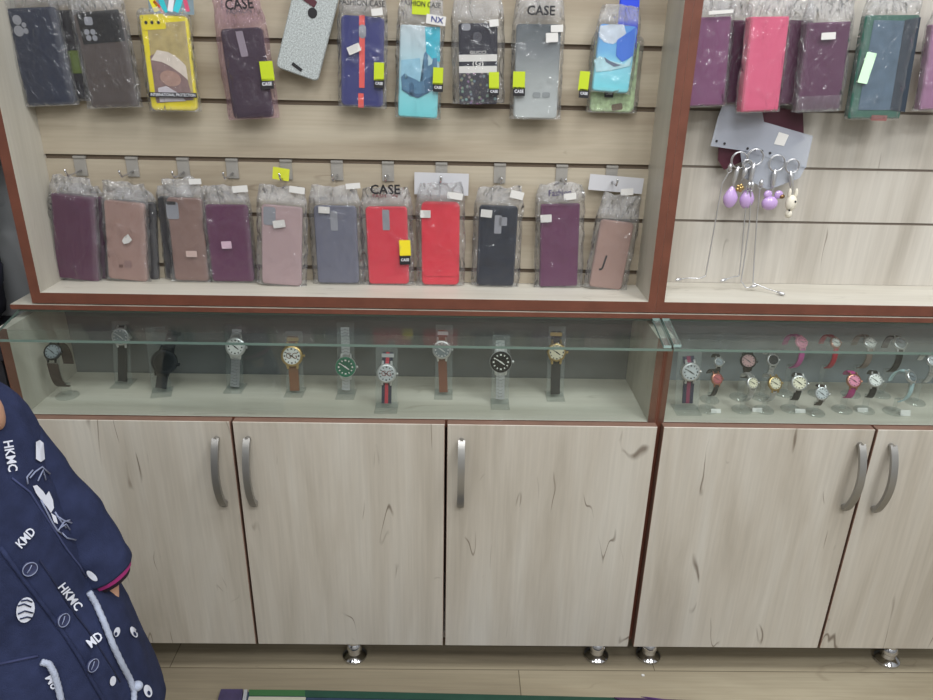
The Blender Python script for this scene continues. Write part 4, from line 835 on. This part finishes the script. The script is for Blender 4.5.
for s in (-1, 1):
    o = rot(.065*s, 0); chain([CH+o+Vector((0, 0, z)) for z in (.42, .24, .05)]+[CH+o+rot(0, -.07)+Vector((0, 0, .03))], 0, [.065, .048, .036, .030])
def head_shape(bm):
    c = H-CH; r = bmesh.ops.create_uvsphere(bm, u_segments=32, v_segments=24, radius=1)
    f = rot(0, -1); f = (f+Vector((0, 0, -.35))).normalized(); s = rot(1, 0); u = s.cross(f)*-1
    if u.z < 0: u = -u
    for v in r['verts']:
        x, y, z = v.co; k = 1-.20*max(0, -z)
        d = .076*x*k*s + .088*(-y)*k*f + .100*z*u
        nx, ny, nz = x, -y, z
        if ny > .6: d += f*(.016*math.exp(-((nx/.14)**2+((nz+.22)/.2)**2)) - .006*math.exp(-(((abs(nx)-.36)/.16)**2+((nz-.02)/.12)**2)) + .005*math.exp(-((nx/.25)**2+((nz+.52)/.07)**2)))
        if ny > .1: d += f*.006*math.exp(-(((abs(nx)-.55)/.25)**2+((nz+.3)/.25)**2))
        v.co = c+d
    for q in (-1, 1):
        e = bmesh.ops.create_uvsphere(bm, u_segments=12, v_segments=8, radius=1)
        for v in e['verts']: v.co = c+s*(.074*q+v.co.x*.008)+f*(v.co.y*.016-.005)+u*(v.co.z*.024-.012)
    head_shape.fr = (c, s, f, u)
body = skin_mesh('body', V, E_, Rr, 0, M['skin'], person, 2, head_shape)
c, s, f, u = head_shape.fr
for q in (-1, 1):
    bm = bmesh.new(); blob(bm, c+s*(.027*q)+f*.077+u*.004, .0095, .0055, .006); e_ = finish(bm, 'eye', M['white'], person, smooth=True); bm = bmesh.new(); blob(bm, c+s*(.027*q)+f*.0805+u*.003, .0042, .0048, .0042); finish(bm, 'iris', mat('dark_iris', (40, 28, 24), .2), e_, smooth=True)
bm = bmesh.new(); tube(bm, [c+s*(x*.018)+f*(.083-.004*x*x)+u*(-.050-.003*abs(x)) for x in (-1, -.5, 0, .5, 1)], [.001, .004, .0045, .004, .001], 8); finish(bm, 'mouth', mat('lips', (166, 92, 88), .5), person, smooth=True)
bm = bmesh.new(); r = bmesh.ops.create_uvsphere(bm, u_segments=32, v_segments=20, radius=1)
for v in r['verts']:
    x, y, z = v.co; v.co = c+.083*x*s+.098*(-y)*f+.108*z*u
bmesh.ops.delete(bm, geom=[v for v in bm.verts if (v.co-c).dot(f) > .045-.0*(v.co-c).dot(u) and (v.co-c).dot(u) < .062 or (v.co-c).dot(u) < (.03 if (v.co-c).dot(f) > -.03 else -.06)], context='VERTS')
hair = finish(bm, 'hair', M['hair'], person, smooth=True); sd = hair.modifiers.new('thick', 'SOLIDIFY'); sd.thickness = .008; sd.offset = -1
# coat
def torso():
    bm = bmesh.new(); n = 48
    lv = [(.872, .040, .046), (.866, .048, .052), (.856, .056, .060), (.835, .068, .070), (.79, .077, .078), (.72, .087, .090), (.65, .102, .102), (.61, .104, .104), (.585, .106, .106), (.565, .114, .110), (.53, .136, .122), (.48, .143, .128), (.43, .149, .135), (.39, .155, .140), (.34, .162, .146), (.325, .163, .147), (.328, .153, .138)]
    rings = []
    for z, a, b in lv:
        ring = []
        for i in range(n):
            t = 2*PI*i/n; p = rot(a*math.cos(t), b*math.sin(t))
            k = 1+.034*noise.noise(Vector((math.cos(t)*2.2, math.sin(t)*2.2, z*7)))+.040*noise.noise(Vector((math.cos(t)*6, math.sin(t)*6, z*13+4)))*(1 if z < .85 else .3)
            ring.append(bm.verts.new(Vector((axx(z), YC, z))+p*k))
        rings.append(ring)
    for a, b in zip(rings, rings[1:]):
        for i in range(n): bm.faces.new((a[i], a[(i+1) % n], b[(i+1) % n], b[i]))
    return bm
def sleeve(bm, pts, rad):
    q = []; rs = []
    for i in range(len(pts)-1):
        for j in range(7):
            t = j/7; q.append(pts[i].lerp(pts[i+1], t)); rs.append(rad[i]+(rad[i+1]-rad[i])*t)
    q.append(pts[-1]); rs.append(rad[-1])
    for _ in range(2): q = [q[0]]+[(q[i-1]+q[i]*2+q[i+1])/4 for i in range(1, len(q)-1)]+[q[-1]]
    k0 = len(bm.verts); tube(bm, q, rs, 22); bm.verts.ensure_lookup_table()
    for v in list(bm.verts)[k0:]:
        cc = min(q, key=lambda p: (p-v.co).length); d = v.co-cc
        v.co = cc+d*(1+.14*noise.noise(v.co*24)+.07*noise.noise(v.co*55))
bm = torso(); k = SC
sleeve_bm = bmesh.new(); sleeve(sleeve_bm, SH, [.040, .043, .042, .042, .040]); sleeve2 = bmesh.new(); sleeve(sleeve2, SM, [.040, .043, .042, .042, .040])
bvh = [BVHTree.FromBMesh(b) for b in (bm, sleeve_bm)]
local(bm); local(sleeve_bm); local(sleeve2)
coat = finish(bm, 'coat', M['denim'], person, 'navy denim coat with white print', smooth=True)
sv = [finish(b, 'sleeve', M['denim'], coat, smooth=True) for b in (sleeve_bm, sleeve2)]
for o in [coat]+sv:
    md = o.modifiers.new('sub', 'SUBSURF'); md.levels = 1; md.render_levels = 1
# cuff and hem rings
d = (SH[-1]-SH[-2]).normalized(); e = SH[-1]-CH
bm = bmesh.new(); lathe(bm, [(.033, -.01), (.033, .006), (.030, .008), (.028, -.01)], d, e, 24); finish(bm, 'cuff', M['pinkcuff'], sv[0], 'magenta knitted cuff', smooth=True)
bm = bmesh.new(); lathe(bm, [(.029, -.01), (.028, .014), (.022, .016), (.020, -.01)], d, e, 24); finish(bm, 'inner_cuff', M['darkcuff'], sv[0], 'dark inner cuff', smooth=True)
def fall(u, v, off=.003):
    best = None; dr = ray(u, v).normalized()
    for b in bvh:
        h = b.ray_cast(CAM, dr)
        if h[0] is not None and (best is None or h[3] < best[1]): best = (h[0]-dr*off, h[3])
    return best[0]-CH if best else None
def print_poly(name, pts, m, off=.0035, label=None):
    q = [fall(u, v, off) for u, v in pts]
    if any(p is None for p in q): return None
    bm = bmesh.new(); vs = [bm.verts.new(p) for p in q]; c_ = sum(q, Vector())/len(q); cu = sum(p[0] for p in pts)/len(pts); cv_ = sum(p[1] for p in pts)/len(pts); cc = fall(cu, cv_, off) or c_
    ce = bm.verts.new(cc)
    for i in range(len(vs)): bm.faces.new((vs[i], vs[(i+1) % len(vs)], ce))
    return finish(bm, name, m, coat, label)
def print_line(name, pts, m, r=.0008, off=.003, closed=False):
    q = [fall(u, v, off) for u, v in pts]; q = [p for p in q if p is not None]
    if len(q) < 2: return
    bm = bmesh.new(); tube(bm, q, r, 6, closed); return finish(bm, name, m, coat, smooth=True)
def print_text(s, u, v, wpx, ang, m=None, stretch=1.2):
    me = text_mesh(s, bold=.022); xs = [p.co.x for p in me.vertices]; k_ = wpx/(max(xs)-min(xs)); ca, sa = math.cos(math.radians(ang)), math.sin(math.radians(ang)); bad = False
    for p in me.vertices:
        x, y = p.co.x*k_, -p.co.y*k_*stretch; w_ = fall(u+ca*x-sa*y, v+sa*x+ca*y, .004)
        if w_ is None: bad = True; break
        p.co = w_
    if bad: bpy.data.meshes.remove(me); print('text off coat', s); return
    link(me, 'lettering', m or M['printw'], coat)
def oval(u, v, a, b, ang, n=18): return [(u+a*math.cos(t)*math.cos(ang)-b*math.sin(t)*math.sin(ang), v+a*math.cos(t)*math.sin(ang)+b*math.sin(t)*math.cos(ang)) for t in [2*PI*i/n for i in range(n)]]
print_text('HKMC', 10, 456, 31, 80); print_text('KMD', 26, 538, 22, -48); print_text('HKMC', 70, 597, 30, 52); print_text('MD', 95, 640, 16, -38); print_text('Mo', 52, 682, 14, 60)
print_poly('printed_shape', [(36, 442), (40, 440), (43.5, 443), (45, 459), (41, 462), (36, 459)], M['printw'])
print_poly('printed_feather', [(33, 486), (37, 485), (43, 491), (47, 497), (49, 491), (53, 500), (54, 508), (51, 513), (47, 507), (41, 500), (36, 493)], M['printw'])
print_poly('printed_tail', [(51, 513), (56, 516), (58, 524), (54, 522)], M['printw'])
for a_ in ([(30, 478), (35, 472), (42, 467), (50, 474)], [(38, 481), (43, 470), (46, 480)], [(28, 484), (27, 477), (33, 470)], [(41, 500), (46, 510), (52, 522), (57, 530), (62, 534)], [(57, 516), (63, 520), (72, 523)], [(60, 528), (66, 524), (70, 530)], [(58, 531), (64, 522), (70, 520)], [(62, 533), (67, 538), (76, 540)], [(55, 512), (60, 520), (66, 528)]):
    print_line('printed_stroke', a_, M['prints'], .0010)
b_ = print_poly('printed_ball', oval(25.5, 610, 9, 13, .25), M['printw'], .0035)
for a_ in ([(18, 606), (24, 604), (31, 607)], [(18, 614), (25, 611), (33, 613)], [(21, 601), (27, 600), (32, 602)], [(20, 619), (27, 617), (32, 618)]): print_line('printed_ball_line', a_, M['denim'], .0009, .0045)
for pts in (oval(92, 576, 7, 3, .75), oval(117, 632, 3, 5, .3), oval(134, 632, 3, 6, -.5), oval(113, 681, 3, 5, .2), oval(148, 691, 4, 6.5, -.3)): print_poly('printed_spot', pts, M['printw'], .0035)
for pts in (oval(116, 634, 1.4, 2, .3), oval(135, 634, 1.3, 2.5, -.5), oval(149, 693, 1.6, 2.4, -.3)): print_poly('printed_spot_centre', pts, M['denim'], .0050)
# front placket edge, buttons, seams, drawstrings
pe = [(0, 547), (20, 575), (40, 601), (52, 617), (64, 634), (78, 655), (90, 677), (103, 699), (112, 715)]
print_line('placket_edge', pe, M['denim'], .0028, .0005); print_line('placket_seam', [(40, 560), (56, 585), (72, 610), (90, 633), (104, 655), (120, 682)], mat('seam_shadow', (24, 30, 58), .9), .0010, .0008)
print_line('yoke_seam', [(12, 478), (30, 492), (48, 520), (66, 548), (80, 566), (86, 577)], mat('seam_navy', (58, 66, 104), .85), .0012, .001)
print_line('waist_seam', [(0, 664), (14, 661), (28, 658), (38, 656)], mat('seam_navy_waist', (48, 54, 90), .85), .0015, .001)
for u_, v_ in ((29, 568.5), (62, 620), (91.5, 665)):
    p = fall(u_, v_, .0015); q1, q2 = fall(u_+5, v_, .0015), fall(u_, v_+5, .0015)
    nn = (q1-p).cross(q2-p).normalized(); nn = nn if nn.dot(CAM-CH-p) > 0 else -nn
    bm = bmesh.new(); lathe(bm, [(.0085, 0), (.0085, .002), (.0075, .003), (.006, .0022), (0, .0022)], nn, p, 20); bt = finish(bm, 'button', mat('navy_button', (44, 50, 82), .4), coat, smooth='auto')
    bm = bmesh.new(); ax = nn.cross(Vector((0, 0, 1))).normalized(); tube(bm, [p+nn*.0036+(ax*math.cos(a_)+nn.cross(ax)*math.sin(a_))*.0079 for a_ in [2*PI*i/20 for i in range(20)]], .0006, 5, True)
    tube(bm, [p+nn*.003+ax*.004+nn.cross(ax)*.003, p+nn*.003, p+nn*.003-ax*.003-nn.cross(ax)*.004], .0007, 5); finish(bm, 'button_rim', M['prints'], coat, smooth=True)
for pts in ([(89, 592), (96, 604), (104, 622), (113, 645), (122, 664), (130, 679), (134, 690), (134, 705)], [(41, 662), (49, 664), (54, 673), (58, 686), (62, 704)]):
    q = [fall(u_, v_, .006) for u_, v_ in pts]; q = [p for p in q if p is not None]; bm = bmesh.new(); n_ = []
    for a_, b2 in zip(q, q[1:]): n_ += [a_.lerp(b2, i/6) for i in range(6)]
    tube(bm, n_, [.0036+.0006*(i % 2) for i in range(len(n_))], 9); finish(bm, 'drawstring', M['rope'], coat, smooth=True)
q = fall(137, 686, .008)
if q is not None: bm = bmesh.new(); blob(bm, q, .008, .007, .007); finish(bm, 'drawstring_knot', M['rope'], coat, smooth=True)
# trousers and shoes, below the frame
for s_ in (-1, 1):
    o = rot(.065*s_, 0); bm = bmesh.new(); tube(bm, [o+Vector((0, 0, z)) for z in (.37, .30, .22, .10, .055)], [.062, .064, .062, .058, .056], 20); finish(bm, 'trouser_leg', M['trouser'], person, smooth=True)
    bm = bmesh.new(); r = bmesh.ops.create_uvsphere(bm, u_segments=20, v_segments=14, radius=1)
    for v in r['verts']:
        x, y, z = v.co; v.co = o+rot(x*.040, y*.088-.045)+Vector((0, 0, max(.001, .034+z*.040)))
    finish(bm, 'shoe', M['shoe'], person, smooth=True)
# ------------------------------------------------------------------ left of the counter
t = thing('low_cabinet', 'dark low cabinet just left of the long display counter', 'cabinet', Vector((-1.02, .12, 0)))
dkc = mat('dark_cabinet', (36, 36, 44), .6); bm = bmesh.new(); box(bm, -.19, .19, -.06, .115, .0005, .70); finish(bm, 'body', dkc, t)
bm = bmesh.new(); box(bm, -.20, .20, -.07, .115, .7005, .72); finish(bm, 'cabinet_top', dkc, t)
def lump(name, c_, sx, sy, sz, m, parent, amp=.18, fq=3.0, seed=0, height=.2):
    bm = bmesh.new(); r = bmesh.ops.create_icosphere(bm, subdivisions=4, radius=1)
    for v in r['verts']:
        p = v.co.normalized(); q = max(abs(p.x), abs(p.y), abs(p.z)); p = p*(.55+.45/q*.8)
        k_ = 1+amp*noise.noise(p*fq+Vector((seed, 0, 0)))+amp*.4*noise.noise(p*fq*3+Vector((0, seed, 0)))
        v.co = c_+Vector((p.x*sx*k_, p.y*sy*k_, p.z*sz*k_))
    zmin = min(v.co.z for v in bm.verts)
    zmax = max(v.co.z for v in bm.verts)
    for v in bm.verts: v.co.z = (v.co.z-zmin)/(zmax-zmin)*height
    return finish(bm, name, m, parent, smooth=True)
t = thing('fabric_bag', 'dark navy fabric bag on the dark cabinet left of the wooden shelf', 'bag', Vector((-.965, .13, .7205)))
lump('bag_body', Vector((0, 0, .10)), .13, .07, .12, mat('dark_fabric', (32, 34, 50), .8, bump=.3, bscale=200), t, .10, 2.5, 3, .236)
bm = bmesh.new(); tube(bm, [Vector((-.06, -.058, .10)), Vector((-.055, -.078, .15)), Vector((0, -.082, .165)), Vector((.055, -.078, .15)), Vector((.06, -.058, .10))], .008, 8); finish(bm, 'carry_handle', mat('dark_webbing', (26, 26, 34), .8), t, smooth=True)
t = thing('plastic_package', 'crumpled pale plastic package lying on the dark fabric bag at the left edge', 'package', Vector((-.960, .14, .955)))
lump('wrapping', Vector((0, 0, .06)), .135, .05, .06, film('crumpled_film', (.9, .92, .95), .45, (190, 195, 205), .18, 40, 1.0, 1.6), t, .22, 4, 8, .105); lump('contents', Vector((0, 0, .055)), .11, .035, .04, mat('pale_contents', (120, 126, 140), .6), t, .12, 3, 5, .095)
t = thing('grey_carton', 'pale blue-grey carton on top of the plastic package left of the wooden shelf', 'carton', Vector((-.955, .145, 1.0585)))
bm = bmesh.new(); box(bm, -.13, .13, -.04, .05, 0, .30); finish(bm, 'carton_body', mat('blue_grey_card', (128, 142, 158), .6, vary=.15, vscale=20), t)
bm = bmesh.new(); box(bm, -.131, .131, -.041, .051, .30, .304); finish(bm, 'carton_lid', mat('carton_lid', (120, 134, 150), .6), t)
# ------------------------------------------------------------------ on the floor
def flo(pts, z0, z1, c0):
    bm = bmesh.new(); q = [on(u_, v_, z1) for u_, v_ in pts]; a_ = [bm.verts.new((p.x-c0.x, p.y-c0.y, z1)) for p in q]; b_ = [bm.verts.new((p.x-c0.x, p.y-c0.y, z0)) for p in q]
    bm.faces.new(a_); bm.faces.new(b_[::-1])
    for i in range(len(a_)): bm.faces.new((a_[i], a_[(i+1) % len(a_)], b_[(i+1) % len(a_)], b_[i]))
    return bm
c0 = on(450, 700, 0); t = thing('floor_mat', 'green edged navy mat lying on the floor boards in the foreground', 'mat', Vector((c0.x, c0.y, 0)))
gm = mat('dark_green_edge', (24, 62, 48), .7, vary=.12, vscale=30); nm_ = mat('navy_mat', (38, 52, 76), .8, vary=.1, vscale=30)
finish(flo([(248, 692), (700, 701), (790, 790), (180, 775)], .0008, .006, c0), 'mat_field', nm_, t)
finish(flo([(249, 689.5), (305, 690), (305, 696), (249, 695.5)], .006, .0075, c0), 'edge_strip', mat('leaf_green_edge', (48, 92, 52), .7), t, 'brighter green end of the edge strip')
finish(flo([(305, 690), (615, 697.5), (640, 704), (305, 697)], .006, .0075, c0), 'edge_strip', gm, t)
finish(flo([(249, 696.5), (306, 697), (300, 725), (240, 724)], .006, .0068, c0), 'pale_patch', mat('pale_patch', (168, 166, 150), .7), t, 'pale corner patch')
c1 = on(228, 705, 0); t = thing('floor_box', 'small dark purple block on the floor beside the green edged mat', 'box', Vector((c1.x, c1.y, 0)))
finish(flo([(221, 689), (243, 689), (237, 730), (209, 730)], .0008, .014, c1), 'block', mat('dark_purple', (62, 54, 84), .5, vary=.15, vscale=60), t)
finish(flo([(244, 689.5), (247.5, 689.5), (241.5, 730), (238, 730)], .0008, .012, c1), 'pale_side_strip', mat('pale_grey_plastic', (156, 158, 160), .5), t)
c2 = on(660, 702, 0); t = thing('purple_strip', 'dark purple strip lying on the floor at the right end of the mat', 'strip', Vector((c2.x, c2.y, 0)))
finish(flo([(614, 697.2), (641, 698), (700, 700.5), (715, 712), (640, 709)], .0085, .011, c2), 'strip_body', mat('deep_purple', (58, 34, 72), .6), t)
finish(flo([(641, 696.5), (646, 696.7), (672, 700), (664, 701)], .011, .0125, c2), 'strip_end', mat('violet_end', (74, 40, 96), .6), t)
p = on(643, 675.5, .0005); t = thing('paper_scrap', 'tiny white paper scrap on the floor in front of the joint of the counters', 'scrap', p)
bm = bmesh.new(); slab(bm, .006, .005, .001, 0, .0015)
for v in bm.verts: v.co = Vector((v.co.x, v.co.z, .0002+v.co.y))
finish(bm, 'scrap', M['white'], t)
SC.view_settings.view_transform = 'Standard'; SC.view_settings.look = 'None'; SC.view_settings.gamma = 1; SC.view_settings.use_curve_mapping = False
SC.view_settings.exposure = 0.0
SC.cycles.transparent_max_bounces = 40; SC.cycles.max_bounces = 8; SC.cycles.diffuse_bounces = 4; SC.cycles.caustics_reflective = False; SC.cycles.caustics_refractive = False
